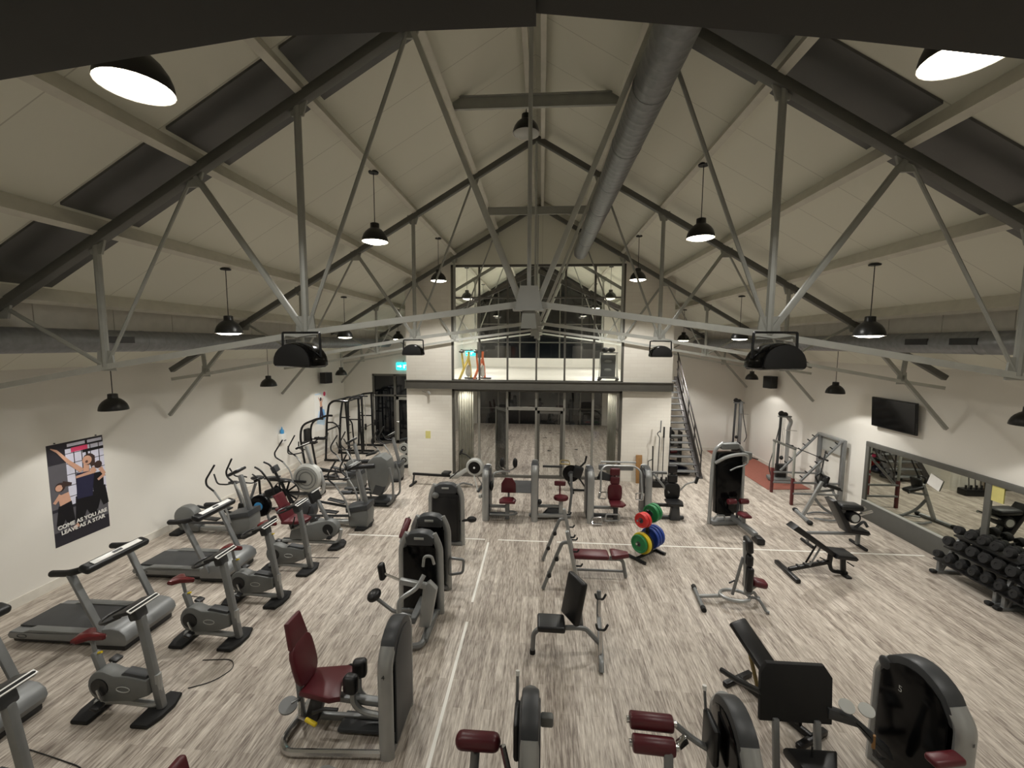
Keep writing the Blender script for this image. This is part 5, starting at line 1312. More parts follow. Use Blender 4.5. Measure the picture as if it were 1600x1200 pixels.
# --- plate tree
ca, sa = math.cos(math.radians(40)), math.sin(math.radians(40))
PT = (2.3, 8.85)
t = thing('plate_tree', 'black stand holding the coloured weight plates', 'rack', (PT[0], PT[1], 0), math.radians(40))
for s in (-1, 1):
    MB().tube([(s * 0.34, -0.22, 0.035), (s * 0.34, 0.22, 0.035)], 0.035, 8).obj('foot_bar', blackpaint, t)
MB().bar((-0.34, 0, 0.05), (0.34, 0, 0.05), 0.05, 0.05, 0.01, up=(0, 1, 0)).obj('base_bar', blackpaint, t)
MB().bar((-0.02, 0, 0.05), (0, 0, 1.02), 0.07, 0.07, 0.012, up=(0, 1, 0)).obj('post', blackpaint, t)
for s, z in ((-1, 0.34), (-1, 0.84), (1, 0.38), (1, 0.92)):
    MB().cyl((s * 0.02, 0, z), (s * 0.36, 0, z + 0.03), 0.024, None, 10).obj('peg', chrome, t)
def plate(s, d, z, r, th, m, label, hub=dgrey):
    """a weight plate hanging on a peg of the tree; d = distance along the peg"""
    x = s * d
    p = thing('weight_plate', label, 'weight plate', (PT[0] + ca * x, PT[1] + sa * x, z), math.radians(40), 'coloured weight plates on the stand')
    MB().lathe([(0.028, -th * .4), (r * .3, -th * .4), (r * .36, -th * .28), (r * .78, -th * .28), (r * .84, -th * .5), (r * .97, -th * .5), (r, -th * .35), (r, th * .35), (r * .97, th * .5), (r * .84, th * .5), (r * .78, th * .28), (r * .36, th * .28), (r * .3, th * .4), (0.028, th * .4), (0.028, -th * .4)], ax=(1, 0, 0), n=28, cap=False).obj('disc', m, p)
    MB().lathe([(0.026, -th * .44), (0.055, -th * .44), (0.055, th * .44), (0.026, th * .44), (0.026, -th * .44)], ax=(1, 0, 0), n=16, cap=False).obj('steel_hub', hub, p)
plate(-1, 0.10, 0.335, 0.225, 0.06, rubber, 'big black weight plate low on the left side of the stand')
plate(-1, 0.18, 0.34, 0.225, 0.09, yellow_m, 'yellow weight plate on the lower left peg')
plate(-1, 0.27, 0.35, 0.19, 0.07, green_m, 'green weight plate in front of the yellow one on the lower left peg')
plate(-1, 0.12, 0.835, 0.16, 0.08, red_r, 'inner red weight plate on the upper left peg')
plate(-1, 0.215, 0.845, 0.155, 0.08, red_r, 'outer red weight plate on the upper left peg')
plate(1, 0.10, 0.375, 0.225, 0.07, blue_r, 'inner blue weight plate on the lower right peg')
plate(1, 0.19, 0.38, 0.225, 0.07, blue_r, 'middle blue weight plate on the lower right peg')
plate(1, 0.28, 0.39, 0.225, 0.07, blue_r, 'outer blue weight plate on the lower right peg')
plate(1, 0.11, 0.915, 0.19, 0.08, green_m, 'inner green weight plate on the upper right peg')
plate(1, 0.205, 0.925, 0.19, 0.08, green_m, 'outer green weight plate on the upper right peg')

# --- dumbbell racks along the mirror
def db_rack(label, y0, y1):
    t = thing('dumbbell_rack', label, 'rack', (8.1, (y0 + y1) / 2, 0), 0, 'dumbbell racks under the mirror')
    L = y1 - y0
    for i, y in enumerate((-L / 2 + 0.05, L / 2 - 0.05)):
        MB().bar((-0.1, y, 0.05), (0.24, y, 0.8), 0.06, 0.06, 0.01, up=(0, 1, 0)).obj('upright', silver_d, t)
        MB().box((0.0, y, 0.03), (0.5, 0.08, 0.06), None, 0.015).obj('foot', silver_d, t)
        MB().box((-0.24, y, 0.035), (0.1, 0.1, 0.07), None, 0.025).obj('foot_cap', rubber, t)
        MB().bar((-0.14, y, 0.05), (-0.14, y, 0.3), 0.06, 0.06, 0.01).obj('front_leg', silver_d, t)
    for x, z in ((-0.1, 0.31), (0.07, 0.56), (0.24, 0.79)):
        MB().box((x, 0, z), (0.26, L, 0.03), (0, -0.22, 0), 0.006).obj('shelf', iron, t)
    return t
db_rack('dumbbell rack with three full tiers, the part nearest the floor line', 7.52, 8.68)
db_rack('dumbbell rack with three full tiers, the part at the right picture edge', 6.34, 7.48)
def make_db(r, L):
    d = thing('dumbbell', '', 'dumbbell', (0, 0, 0), 0, 'black round dumbbells on the rack')
    MB().cyl((-L / 2, 0, 0), (L / 2, 0, 0), 0.016, None, 8).obj('handle', chrome, d)
    for s in (-1, 1):
        MB().lathe([(0.02, -0.05), (r * .9, -0.05), (r, -0.035), (r, 0.035), (r * .9, 0.05), (r * .4, 0.05), (r * .36, 0.042), (0.01, 0.042)], (s * (L / 2 - 0.02), 0, 0), (s, 0, 0), 16).obj('head', rubber, d)
    return d
protos = [make_db(r, 0.32) for r in (0.085, 0.095, 0.075)]
TN = ('top', 'middle', 'bottom')
usedp = set()
NTH = ('first', 'second', 'third', 'fourth', 'fifth', 'sixth', 'seventh', 'eighth', 'ninth', 'tenth')
for ti, (x, z) in enumerate(((8.34, 0.845), (8.17, 0.61), (8.0, 0.365))):
    p = protos[ti]
    r = (0.085, 0.095, 0.075)[ti]
    for k in range(10):
        y = 8.56 - k * 0.228
        if 7.4 < y < 7.6: y += 0.0
        lab = 'black dumbbell, %s from the far end of the %s rack tier' % (NTH[k], TN[ti])
        loc = (x, y, z + r * 0.98 - 0.04)
        if k == 0:
            o = p; o.location = loc; o.rotation_euler = (0, 0.22, 0); o['label'] = lab
        else:
            o = dup(p, loc, None, lab)

# --- black racks at the back of the left wall
t = thing('knee_raise_station', 'black knee raise station with padded arms by the left wall', 'rack', (-7.7, 13.7, 0))
for y in (-0.3, 0.32):
    MB().tube([(-0.12, y, 0.0), (-0.32, y, 1.35), (-0.24, y, 1.78), (0.3, y, 2.0), (0.5, y, 2.0)], 0.036, 8, 0.2).obj('side_post', blackpaint, t)
    MB().bar((-0.5, y, 0.035), (0.85, y, 0.035), 0.07, 0.07, 0.012, up=(0, 1, 0)).obj('base_rail', blackpaint, t)
    MB().box((0.05, y, 1.2), (0.44, 0.12, 0.07), None, 0.025).obj('arm_pad', vinyl, t)
    MB().tube([(0.2, y, 1.24), (0.3, y, 1.3), (0.32, y, 1.4)], 0.02, 7).obj('hand_grip', black, t)
    MB().bar((-0.3, y, 1.16), (0.2, y, 1.16), 0.04, 0.04, 0.006, up=(0, 1, 0)).obj('arm_bar', blackpaint, t)
MB().bar((-0.3, -0.3, 1.15), (-0.3, 0.32, 1.15), 0.05, 0.05, 0.01).obj('cross_bar', blackpaint, t)
MB().box((-0.26, 0.01, 1.35), (0.1, 0.3, 0.5), None, 0.04).obj('back_pad', vinyl, t)
MB().bar((0.7, -0.3, 0.06), (0.7, 0.32, 0.06), 0.06, 0.06, 0.01).obj('front_bar', blackpaint, t)
t = thing('power_rack', 'tall black power rack with a bent top, middle one of the three black frames', 'rack', (-7.85, 15.9, 0))
for y in (-0.55, 0.55):
    MB().tube([(-0.35, y, 0.05), (-0.25, y, 1.6), (-0.15, y, 2.2), (0.05, y, 2.34), (0.6, y, 2.3)], 0.042, 8, 0.16).obj('rear_post', blackpaint, t)
    MB().bar((0.62, y, 0.0), (0.5, y, 2.32), 0.07, 0.07, 0.012, up=(0, 1, 0)).obj('front_post', blackpaint, t)
    MB().bar((-0.4, y, 0.04), (0.95, y, 0.04), 0.08, 0.08, 0.012, up=(0, 1, 0)).obj('base_rail', blackpaint, t)
    MB().tube([(-0.24, y, 1.5), (0.05, y, 1.5), (0.22, y, 1.3), (0.3, y, 0.05)], 0.03, 8, 0.15).obj('curved_brace', blackpaint, t)
    for k in range(5):
        MB().bar((0.6 - k * .015, y, 0.5 + k * .3), (0.72 - k * .015, y, 0.54 + k * .3), 0.03, 0.03, 0.005).obj('peg', blackpaint, t)
MB().bar((0.02, -0.55, 2.32), (0.02, 0.55, 2.32), 0.05, 0.05, 0.01).obj('top_bar', blackpaint, t)
MB().bar((-0.25, -0.55, 1.2), (-0.25, 0.55, 1.2), 0.05, 0.05, 0.01).obj('rear_bar', blackpaint, t)
MB().bar((0.5, -0.55, 2.3), (0.5, 0.55, 2.3), 0.05, 0.05, 0.01).obj('front_top_bar', blackpaint, t)
t = thing('smith_machine', 'black frame with vertical guide rods beside the glazed rear door', 'rack', (-7.6, 17.35, 0))
for y in (-0.5, 0.5):
    MB().tube([(-0.4, y, 0.05), (-0.36, y, 2.1), (-0.2, y, 2.3), (0.32, y, 2.36)], 0.04, 8, 0.14).obj('rear_post', blackpaint, t)
    MB().bar((0.25, y, 0.0), (0.22, y, 2.36), 0.07, 0.07, 0.012, up=(0, 1, 0)).obj('front_post', blackpaint, t)
    MB().tube([(0.36, y, 0.06), (0.36, y, 2.34)], 0.015, 6).obj('guide_rod', chrome, t)
    MB().bar((-0.45, y, 0.04), (0.7, y, 0.04), 0.08, 0.08, 0.012, up=(0, 1, 0)).obj('base_rail', blackpaint, t)
    MB().bar((-0.38, y, 1.35), (0.24, y, 1.35), 0.05, 0.05, 0.01, up=(0, 1, 0)).obj('side_bar', blackpaint, t)
    MB().bar((0.22, y, 2.33), (0.48, y, 2.33), 0.05, 0.05, 0.01, up=(0, 1, 0)).obj('top_arm', blackpaint, t)
MB().tube([(0.36, -0.85, 1.05), (0.36, 0.85, 1.05)], 0.016, 8).obj('bar', iron, t)
for y in (-0.5, 0.5): MB().box((0.36, y, 1.05), (0.08, 0.07, 0.26), None, 0.02).obj('slider', black, t)
MB().bar((-0.3, -0.5, 2.26), (-0.3, 0.5, 2.26), 0.05, 0.05, 0.01).obj('top_bar', blackpaint, t)
# weight plates on a small stand behind the left pier
t = thing('plate_tree', 'low black plate stand half hidden behind the left brick pier', 'rack', (-4.95, 14.95, 0))
MB().box((0, 0, 0.03), (0.5, 0.5, 0.06), None, 0.02).obj('base_plate', blackpaint, t)
MB().bar((0, 0.1, 0.05), (0, 0.1, 0.95), 0.07, 0.07, 0.012, up=(0, 1, 0)).obj('post', blackpaint, t)
for z in (0.27, 0.70): MB().cyl((0, 0.08, z), (0, -0.22, z), 0.024, None, 10).obj('peg', chrome, t)
MB().box((-0.02, 0.06, 0.98), (0.4, 0.3, 0.1), (0, -0.2, 0), 0.03).obj('top_pad', vinyl, t)
for z, lab in ((0.27, 'lower'), (0.70, 'upper')):
    p = thing('weight_plate', 'grey ringed weight plate on the %s peg behind the left pier' % lab, 'weight plate', (-4.95, 14.82, z), 0, 'grey plates behind the left pier')
    MB().lathe([(0.028, -0.03), (0.19, -0.03), (0.2, -0.02), (0.2, 0.02), (0.19, 0.03), (0.028, 0.03), (0.028, -0.03)], ax=(0, 1, 0), n=26, cap=False).obj('disc', lgrey, p)
    MB().lathe([(0.06, 0.0), (0.1, 0.0), (0.1, 0.006), (0.06, 0.006), (0.06, 0.0)], (0, -0.031, 0), (0, -1, 0), 20, False).obj('dark_ring', black, p)
# ================================================================ stair to the upper room
t = thing('staircase', 'steep grey steel staircase beside the right brick pier', 'stairs', (0, 0, 0))
N_ST = 15
for i in range(N_ST):
    z = 0.2 + i * 0.207; y = 14.5 + i * 0.188
    MB().box((4.85, y + 0.1, z - 0.02), (1.02, 0.24, 0.04), None, 0.006).obj('tread', silver_d, t)
    MB().prism([(y - 0.04, z - 0.16), (y + 0.2, z - 0.16), (y + 0.2, z + 0.03), (y - 0.04, z - 0.02)], 'x', 5.35, 5.37).obj('tread_bracket', blackpaint, t)
for x in (4.28, 5.40):
    MB().bar((x, 14.36, 0.0), (x, 17.3, 3.24), 0.04, 0.2, 0.006, up=(1, 0, 0)).obj('stringer', stair_m, t)
for k in range(5):
    y = 14.4 + k * 0.7; z = (y - 14.4) * 1.103
    MB().bar((5.42, y, z - 0.05), (5.42, y, z + 1.0), 0.035, 0.035, 0.004, up=(0, 1, 0)).obj('baluster', stair_m, t)
for dz in (0.35, 0.66, 1.0):
    MB().tube([(5.42, 14.36, dz - 0.04), (5.42, 17.3, 3.2 + dz)], 0.02 if dz < 0.9 else 0.026, 7).obj('rail', stair_m, t)
# shelf and gym balls stored underneath
t = thing('storage_shelf', 'low black shelf unit under the staircase', 'shelf', (4.88, 16.3, 0))
for x in (-0.44, 0.44): MB().box((x, 0, 0.62), (0.04, 0.4, 1.24)).obj('side_panel', blackpaint, t)
for z in (0.04, 0.36, 0.68, 1.0): MB().box((0, 0, z), (0.9, 0.4, 0.03)).obj('shelf', silver_d, t)
def dome(label, x, y, z, r, m):
    o = thing('balance_dome', label, 'balance ball', (x, y, z), 0, 'balance domes under the stairs')
    MB().lathe([(r, 0), (r, 0.05), (r * .96, 0.07)], n=22).obj('base', black, o)
    MB().lathe([(r * .95, 0.06), (r * .86, 0.14), (r * .6, 0.22), (r * .3, 0.255), (0.01, 0.26)], n=22, cap=False).obj('dome', m, o)
navy = mat('navy_rubber', (38, 40, 62), 0.25)
dome('front dark blue balance dome on the floor under the stairs', 5.0, 15.05, 0, 0.3, navy)
dome('rear dark blue balance dome on the floor under the stairs', 4.85, 15.72, 0, 0.3, navy)
o = MB().ell((0, 0, 0.13), (0.26, 0.26, 0.26)).obj('medicine_ball', rubber); tag(o, 'black medicine ball on top of the shelf under the stairs', 'ball', None, (4.98, 16.3, 1.015))
t = thing('kettlebell', 'grey kettlebell on the shelf under the stairs', 'kettlebell', (5.02, 16.25, 0.695))
MB().ell((0, 0, 0.09), (0.18, 0.18, 0.18)).obj('body', mgrey, t); MB().loop([(-0.05, 0, 0.15), (-0.06, 0, 0.24), (0.06, 0, 0.24), (0.05, 0, 0.15)], 0.014, 7, 0.03).obj('handle', dgrey, t)
o = MB().box((0, 0, 0.1), (0.24, 0.22, 0.2), None, 0.02).obj('red_box', red_r); tag(o, 'small red box at the left end of the shelf under the stairs', 'box', None, (4.6, 16.26, 0.055))
for i, (x, m, l) in enumerate(((4.8, pink_m, 'pink and black'), (5.08, maroon_p, 'dark red'))):
    t = thing('roller', '%s exercise roller lying on the middle shelf under the stairs' % l, 'roller', (x, 16.25, 0.375))
    MB().cyl((-0.13, 0, 0.08), (0.13, 0, 0.08), 0.08, None, 14, 0.02).obj('roller_body', m, t)
    for s in (-1, 1): MB().cyl((s * 0.12, 0, 0.08), (s * 0.137, 0, 0.08), 0.06, None, 12).obj('end_cap', black, t)
# bars standing at the right pier
t = thing('bar_holder', 'black holder block for the standing bars at the foot of the right pier', 'rack', (3.85, 13.45, 0))
MB().box((0, 0, 0.1), (0.75, 0.3, 0.2), None, 0.03).obj('block', blackpaint, t)
for i in range(5): MB().cyl((-0.3 + i * 0.15, -0.05, 0.2), (-0.3 + i * 0.15, -0.05, 0.32), 0.03, None, 10).obj('socket', black, t)
def bar_thing(x, h, r, lean, label, m, curl=False):
    t = thing('barbell', label, 'barbell', (x, 13.4, 0.21), 0, 'bars standing at the right pier')
    if curl:
        MB().tube([(0, 0, 0), (lean * .6, 0.1, h * .72), (lean * .2 - 0.05, 0.12, h * .78), (lean, 0.14, h * .84)], 0.014, 7, 0.05).obj('bar', dgrey, t)
    else:
        MB().tube([(0, 0, 0), (lean * .8, 0.12, h * .82)], 0.014, 7).obj('bar', dgrey, t)
    MB().tube([(lean * .8, 0.12, h * .8), (lean, 0.15, h)], r, 10).obj('sleeve', m, t)
    return t
bar_thing(3.72, 1.9, 0.02, 0.1, 'silver curl bar with a kink, standing tallest at the right pier', silver_d, True)
bar_thing(3.88, 1.7, 0.026, 0.04, 'straight bar with black sleeve standing beside the curl bar', black)
bar_thing(4.06, 1.7, 0.028, 0.06, 'black ended bar standing at the right corner of the pier', black)
t = thing('stretch_hook', 'short black bar with side hook standing left of the tall bars', 'bar', (3.58, 13.42, 0.21))
MB().tube([(0, 0, 0), (0, 0.1, 1.08)], 0.02, 7).obj('bar', black, t); MB().tube([(0, 0.06, 0.66), (-0.14, 0.05, 0.6), (-0.14, 0.04, 0.3)], 0.015, 6).obj('side_hook', black, t)
tag(MB().box((0, 0, 0.46), (0.2, 0.03, 0.92), (-0.12, 0, 0), 0.004).obj('wooden_board', wood_b), 'brown wooden board leaning upright against the right brick pier', 'board', None, (3.22, 13.74, 0.0))

# ================================================================ right wall: mirror, screen, notes
t = thing('wall_mirror', 'long low wall mirror in a dark grey frame on the right wall', 'mirror', (8.55, 0, 0))
MB().box((-0.03, 7.55, 0.23), (0.06, 7.85, 0.46), None, 0.006).obj('lower_panel', darkgreyboard, t)
MB().box((-0.03, 7.55, 1.97), (0.06, 7.85, 0.12), None, 0.006).obj('top_frame', steel_dk, t)
for y in (11.42, 8.42, 5.45, 3.65): MB().box((-0.03, y, 1.2), (0.055, 0.11, 1.5), None, 0.006).obj('frame_post', steel_dk, t)
for a, b in ((8.48, 11.36), (5.51, 8.36), (3.71, 5.39)): MB().box((-0.02, (a + b) / 2, 1.19), (0.02, b - a, 1.46)).obj('mirror_pane', mirror_m, t)
MB().box((-0.045, 7.55, 0.475), (0.05, 7.8, 0.03)).obj('lower_ledge', lgrey, t)
tag(MB().box((8.512, 8.26, 1.76), (0.006, 0.21, 0.29)).obj('notice', mat('yellow_paper', (212, 203, 128), 0.7)), 'yellow paper notice taped on the right wall mirror', 'notice', 'yellow paper notices')
tag(MB().box((8.505, 9.5, 1.58), (0.006, 0.3, 0.26), (0.3, 0, 0)).obj('white_sheet', white_m), 'thin white sheet set slanted on the mirror', 'paper')  # thin white slab tilted on the mirror face
tag(MB().box((-3.79, YM - 0.004, 1.44), (0.17, 0.006, 0.25)).obj('notice', MATS['yellow_paper']), 'yellow paper notice on the left white brick pier', 'notice', 'yellow paper notices')
t = thing('television', 'black flat television high on the right wall', 'television', (8.42, 10.61, 2.86))
MB().box((0, 0, 0), (0.05, 1.3, 0.74), (0, -0.06, 0), 0.012).obj('casing', black, t)
MB().box((-0.03, 0, 0.0), (0.008, 1.25, 0.69), (0, -0.06, 0)).obj('screen', screen_m, t)
MB().box((0.075, 0, 0.0), (0.09, 0.3, 0.3), None, 0.01).obj('wall_bracket', dgrey, t)

# ================================================================ loudspeakers
def wall_speaker(x, y, z, s, label):
    t = thing('wall_speaker', label, 'loudspeaker', (x, y, z), s * math.radians(18), 'square black loudspeakers on the side walls')
    MB().box((0, 0, 0), (0.3, 0.36, 0.44), (0, 0, 0), 0.02).obj('cabinet', black, t)
    MB().box((-s * 0.153, 0, 0), (0.012, 0.31, 0.39), None, 0.004).obj('front_grille', rubber, t)
    MB().box((s * 0.2, 0, 0), (0.14, 0.06, 0.06), None, 0.01).obj('wall_bracket', dgrey, t)
wall_speaker(XL + 0.28, 16.3, 3.12, -1, 'square black loudspeaker high on the left wall above the blue poster')
wall_speaker(XR - 0.28, 15.85, 3.18, 1, 'square black loudspeaker high on the right wall above the cable column')
def dome_speaker(x, y, z, sc, label, rz=0):
    t = thing('hanging_speaker', label, 'loudspeaker', (x, y, z), rz, 'rounded black loudspeakers under the trusses')
    P = [(-0.25, -0.14), (0.25, -0.14), (0.275, -0.12)] + [(0.275 * math.cos(a), -0.09 + 0.24 * math.sin(a)) for a in [math.radians(q) for q in range(0, 181, 15)]] + [(-0.275, -0.12)]
    P = [(a * sc, b * sc) for a, b in P]
    MB().prism(P, 'y', -0.16 * sc, 0.14 * sc, 0.05).obj('cabinet', gloss, t)
    MB().prism([(a * .9, b * .85) for a, b in P], 'y', -0.168 * sc, -0.15 * sc, 0.004).obj('front_grille', rubber, t)
    MB().tube([(-0.27 * sc, 0, -0.02), (-0.26 * sc, 0, 0.26 * sc), (0.26 * sc, 0, 0.26 * sc), (0.27 * sc, 0, -0.02)], 0.014, 6, 0.02).obj('bracket', black, t)
dome_speaker(-2.80, 4.78, 4.36, 1.0, 'large rounded black loudspeaker hanging under the near truss on the left', math.radians(-12))
dome_speaker(2.52, 4.78, 4.38, 1.0, 'large rounded black loudspeaker hanging under the near truss on the right', math.radians(12))
dome_speaker(-2.82, 9.2, 4.36, 0.84, 'rounded black loudspeaker hanging under the second truss, left of the glass')
dome_speaker(2.52, 9.2, 4.36, 0.84, 'rounded black loudspeaker hanging under the second truss, right of the glass')

# ================================================================ posters on the left wall
def flat_print(name, parent, W, H, shapes, step=0.0006):
    """layers of printed colour on one sheet; shapes = [(polygon in 0..1, material)], wall normal +x, u along +y"""
    bm = bmesh.new(); me = bpy.data.meshes.new(name); idx = {}
    for i, (P, m) in enumerate(shapes):
        if m.name not in idx:
            idx[m.name] = len(me.materials); me.materials.append(m)
        vs = [bm.verts.new((0.002 + i * step * 0.35, (u - 0.5) * W, v * H)) for u, v in P]
        f = bm.faces.new(vs); f.material_index = idx[m.name]; f.normal_update()
        if f.normal.x < 0: f.normal_flip()
    bm.to_mesh(me); bm.free()
    o = bpy.data.objects.new(name, me); COL.objects.link(o); o.parent = parent
    return o
pr_dark = mat('print_dark', (44, 42, 50), 0.4); pr_mid = mat('print_grey', (96, 94, 100), 0.4); pr_lav = mat('print_lavender', (214, 214, 230), 0.4)
pr_navy = mat('print_navy', (40, 40, 66), 0.4); pr_blk = mat('print_black', (20, 19, 24), 0.4); pr_hair = mat('print_hair', (62, 44, 40), 0.5)
pr_blue = mat('print_blue', (120, 176, 226), 0.4); pr_ltblue = mat('print_pale_blue', (196, 220, 240), 0.4); pr_brown = mat('print_brown', (92, 62, 54), 0.5)
def rect(a, b, c, d): return [(a, b), (c, b), (c, d), (a, d)]
def limb(x0, y0, x1, y1, w0, w1, asp=0.52):
    dx, dy = (x1 - x0) * asp, (y1 - y0); L = math.hypot(dx, dy); nx, ny = -dy / L, dx / L
    return [(x0 + nx * w0 / asp, y0 + ny * w0), (x1 + nx * w1 / asp, y1 + ny * w1), (x1 - nx * w1 / asp, y1 - ny * w1), (x0 - nx * w0 / asp, y0 - ny * w0)]
def disc(x, y, r, asp=0.52, n=14): return [(x + r / asp * math.cos(2 * PI * i / n), y + r * math.sin(2 * PI * i / n)) for i in range(n)]
t = thing('poster', 'large portrait poster of three dancers on the left wall', 'poster', (XL, 7.34, 0.72))
PW, PH = 0.98, 1.91
MB().box((0.0008, 0, PH / 2), (0.0016, PW, PH)).obj('sheet', pr_blk, t)
S = [(rect(0.0, 0, 1, 1), pr_dark), (rect(0.0, 0.30, 0.3, 0.8), pr_mid), (rect(0.3, 0.36, 1.0, 0.93), pr_lav), (rect(0.0, 0.0, 1.0, 0.24), pr_mid), (rect(0.0, 0.0, 1.0, 0.14), pr_dark), (rect(0.34, 0.95, 0.98, 0.98), pr_lav)]
for u in (0.44, 0.58, 0.74, 0.9): S.append((rect(u, 0.36, u + 0.015, 0.93), pr_blk))
for v in (0.45, 0.56, 0.67, 0.78, 0.88): S.append((rect(0.3, v, 1.0, v + 0.006), pr_blk))
S += [(rect(0.66, 0.36, 0.70, 0.98), pr_blk), (rect(0.6, 0.86, 1.0, 0.89), pr_blk)]
S += [(rect(0.4, 0.89, 0.7, 0.935), pink_m), (rect(0.0, 0.24, 1.0, 0.36), pr_mid), (rect(0.0, 0.34, 1.0, 0.37), pr_dark)]
# woman on the right
S += [(limb(0.86, 0.62, 0.84, 0.44, 0.05, 0.055), pr_blk), (limb(0.84, 0.46, 0.74, 0.24, 0.05, 0.03), pr_blk), (limb(0.88, 0.46, 0.96, 0.26, 0.05, 0.03), pr_blk), (limb(0.9, 0.66, 0.98, 0.58, 0.022, 0.016), skin_m), (limb(0.98, 0.58, 0.84, 0.54, 0.016, 0.012), skin_m), (disc(0.87, 0.7, 0.04), pr_hair)]
# woman on the left
S += [(limb(0.2, 0.5, 0.24, 0.36, 0.05, 0.05), skin_m), (limb(0.22, 0.4, 0.3, 0.2, 0.06, 0.035), pr_blk), (limb(0.2, 0.38, 0.1, 0.2, 0.05, 0.03), pr_blk), (limb(0.16, 0.5, 0.04, 0.43, 0.018, 0.014), skin_m), (disc(0.16, 0.575, 0.045), pr_hair), (disc(0.14, 0.57, 0.032), skin_m), (limb(0.2, 0.6, 0.36, 0.58, 0.03, 0.012), pr_hair)]
# dancer in the middle
S += [(limb(0.55, 0.42, 0.42, 0.14, 0.075, 0.03), pr_blk), (limb(0.6, 0.42, 0.74, 0.16, 0.07, 0.025), pr_blk), (limb(0.62, 0.66, 0.57, 0.4, 0.085, 0.075), pr_navy), (limb(0.56, 0.68, 0.34, 0.8, 0.024, 0.018), skin_m), (limb(0.34, 0.8, 0.16, 0.93, 0.018, 0.010), skin_m), (limb(0.16, 0.93, 0.06, 0.965, 0.012, 0.004), skin_m), (limb(0.74, 0.68, 0.8, 0.63, 0.024, 0.02), skin_m), (limb(0.8, 0.64, 0.44, 0.63, 0.018, 0.012), skin_m), (limb(0.65, 0.74, 0.63, 0.66, 0.025, 0.03), skin_m), (disc(0.7, 0.78, 0.06), pr_hair), (limb(0.74, 0.8, 0.77, 0.7, 0.04, 0.02), pr_hair), (disc(0.665, 0.775, 0.046), skin_m), (disc(0.655, 0.76, 0.014), pr_brown), (limb(0.42, 0.15, 0.32, 0.13, 0.02, 0.016), skin_m), (limb(0.74, 0.17, 0.8, 0.15, 0.02, 0.014), pr_mid)]
flat_print('printed_picture', t, PW, PH, S)
MT = lambda y, z: Mx.Translation((0.02, y, z)) @ Mx(((0, 0, 1, 0), (1, 0, 0, 0), (0, 1, 0, 0), (0, 0, 0, 1))) @ Euler((0, 0, 0.03)).to_matrix().to_4x4()
lettering('COME AS YOU ARE', 0.102, 'lettering', white_m, t, MT(0.0, 0.36))
lettering('LEAVE AS A STAR', 0.102, 'lettering', white_m, t, MT(0.0, 0.25))
for s in (-1, 1): MB().cyl((0, s * 0.36, PH + 0.02), (0.02, s * 0.36, PH + 0.02), 0.012, None, 8).obj('wall_pin', dgrey, t)
t = thing('poster', 'pale blue and white poster of a dancer under the left wall loudspeaker', 'poster', (XL, 16.35, 1.0))
MB().box((0.0008, 0, 0.78), (0.0016, 1.0, 1.56)).obj('sheet', white_m, t)
flat_print('printed_picture', t, 1.0, 1.56, [(rect(0, 0, 1, 1), white_m), ([(0.1, 0.2), (0.7, 0.1), (0.85, 0.4), (0.6, 0.55), (0.3, 0.5)], pr_ltblue), ([(0.3, 0.3), (0.8, 0.25), (0.75, 0.5), (0.5, 0.56)], pr_blue), (limb(0.5, 0.62, 0.48, 0.46, 0.07, 0.06, 0.64), pr_navy), (limb(0.48, 0.48, 0.36, 0.28, 0.06, 0.03, 0.64), pr_navy), (limb(0.5, 0.48, 0.64, 0.3, 0.06, 0.03, 0.64), pr_navy), (limb(0.48, 0.74, 0.5, 0.6, 0.05, 0.06, 0.64), skin_m), (disc(0.48, 0.8, 0.05, 0.64), pr_hair), (limb(0.45, 0.72, 0.3, 0.86, 0.02, 0.012, 0.64), skin_m), (limb(0.55, 0.72, 0.66, 0.82, 0.02, 0.012, 0.64), skin_m), (disc(0.78, 0.92, 0.06, 0.64), pink_m), (rect(0.06, 0.93, 0.5, 0.96), pr_ltblue)])
t = thing('soap_dispenser', 'white wall dispenser with a blue bottle on top, on the left wall', 'dispenser', (XL + 0.08, 13.6, 1.12))
MB().box((0, 0, 0.15), (0.16, 0.26, 0.32), None, 0.03).obj('housing', white_m, t)
MB().box((0.082, 0.02, 0.07), (0.01, 0.12, 0.03)).obj('outlet', dgrey, t)
MB().lathe([(0.06, 0.3), (0.065, 0.42), (0.03, 0.46), (0.02, 0.5), (0.012, 0.54)], n=14).obj('blue_bottle', blue_m, t)
# exit sign over the glazed door, and a glowing stand-in for its reflection upstairs
def exit_sign(x, y, z, w, label):
    t = thing('exit_sign', label, 'exit sign', (x, y, z), 0, 'cyan emergency exit signs')
    h = w * 0.5
    MB().box((0, 0, 0), (w, 0.06, h), None, 0.01).obj('light_box', exit_glow, t)
    b = MB()
    b.prism([(w * .06, -h * .28), (w * .12, -h * .28), (w * .12, h * .12), (w * .4, h * .12), (w * .4, h * .2), (w * .02, h * .2), (w * .02, -h * .2)], 'y', -0.036, -0.031); b.obj('door_symbol', exit_white, t)
    MB().prism([(-w * .1, 0), (-w * .22, h * .2), (-w * .22, h * .08), (-w * .42, h * .08), (-w * .42, -h * .08), (-w * .22, -h * .08), (-w * .22, -h * .2)], 'y', -0.036, -0.031).obj('arrow_symbol', exit_white, t)
    MB().tube([(0, 0, h / 2 - 0.01), (0, 0.02, h / 2 + 0.1)], 0.012, 6).obj('hanger', dgrey, t)
exit_sign(-6.1, YB - 0.032, 3.50, 0.62, 'glowing cyan exit sign over the glazed door at the rear left')
exit_sign(-3.95, YS - 0.032, 3.98, 0.55, 'cyan reflection of an exit sign in the upper glass, built as a small sign')
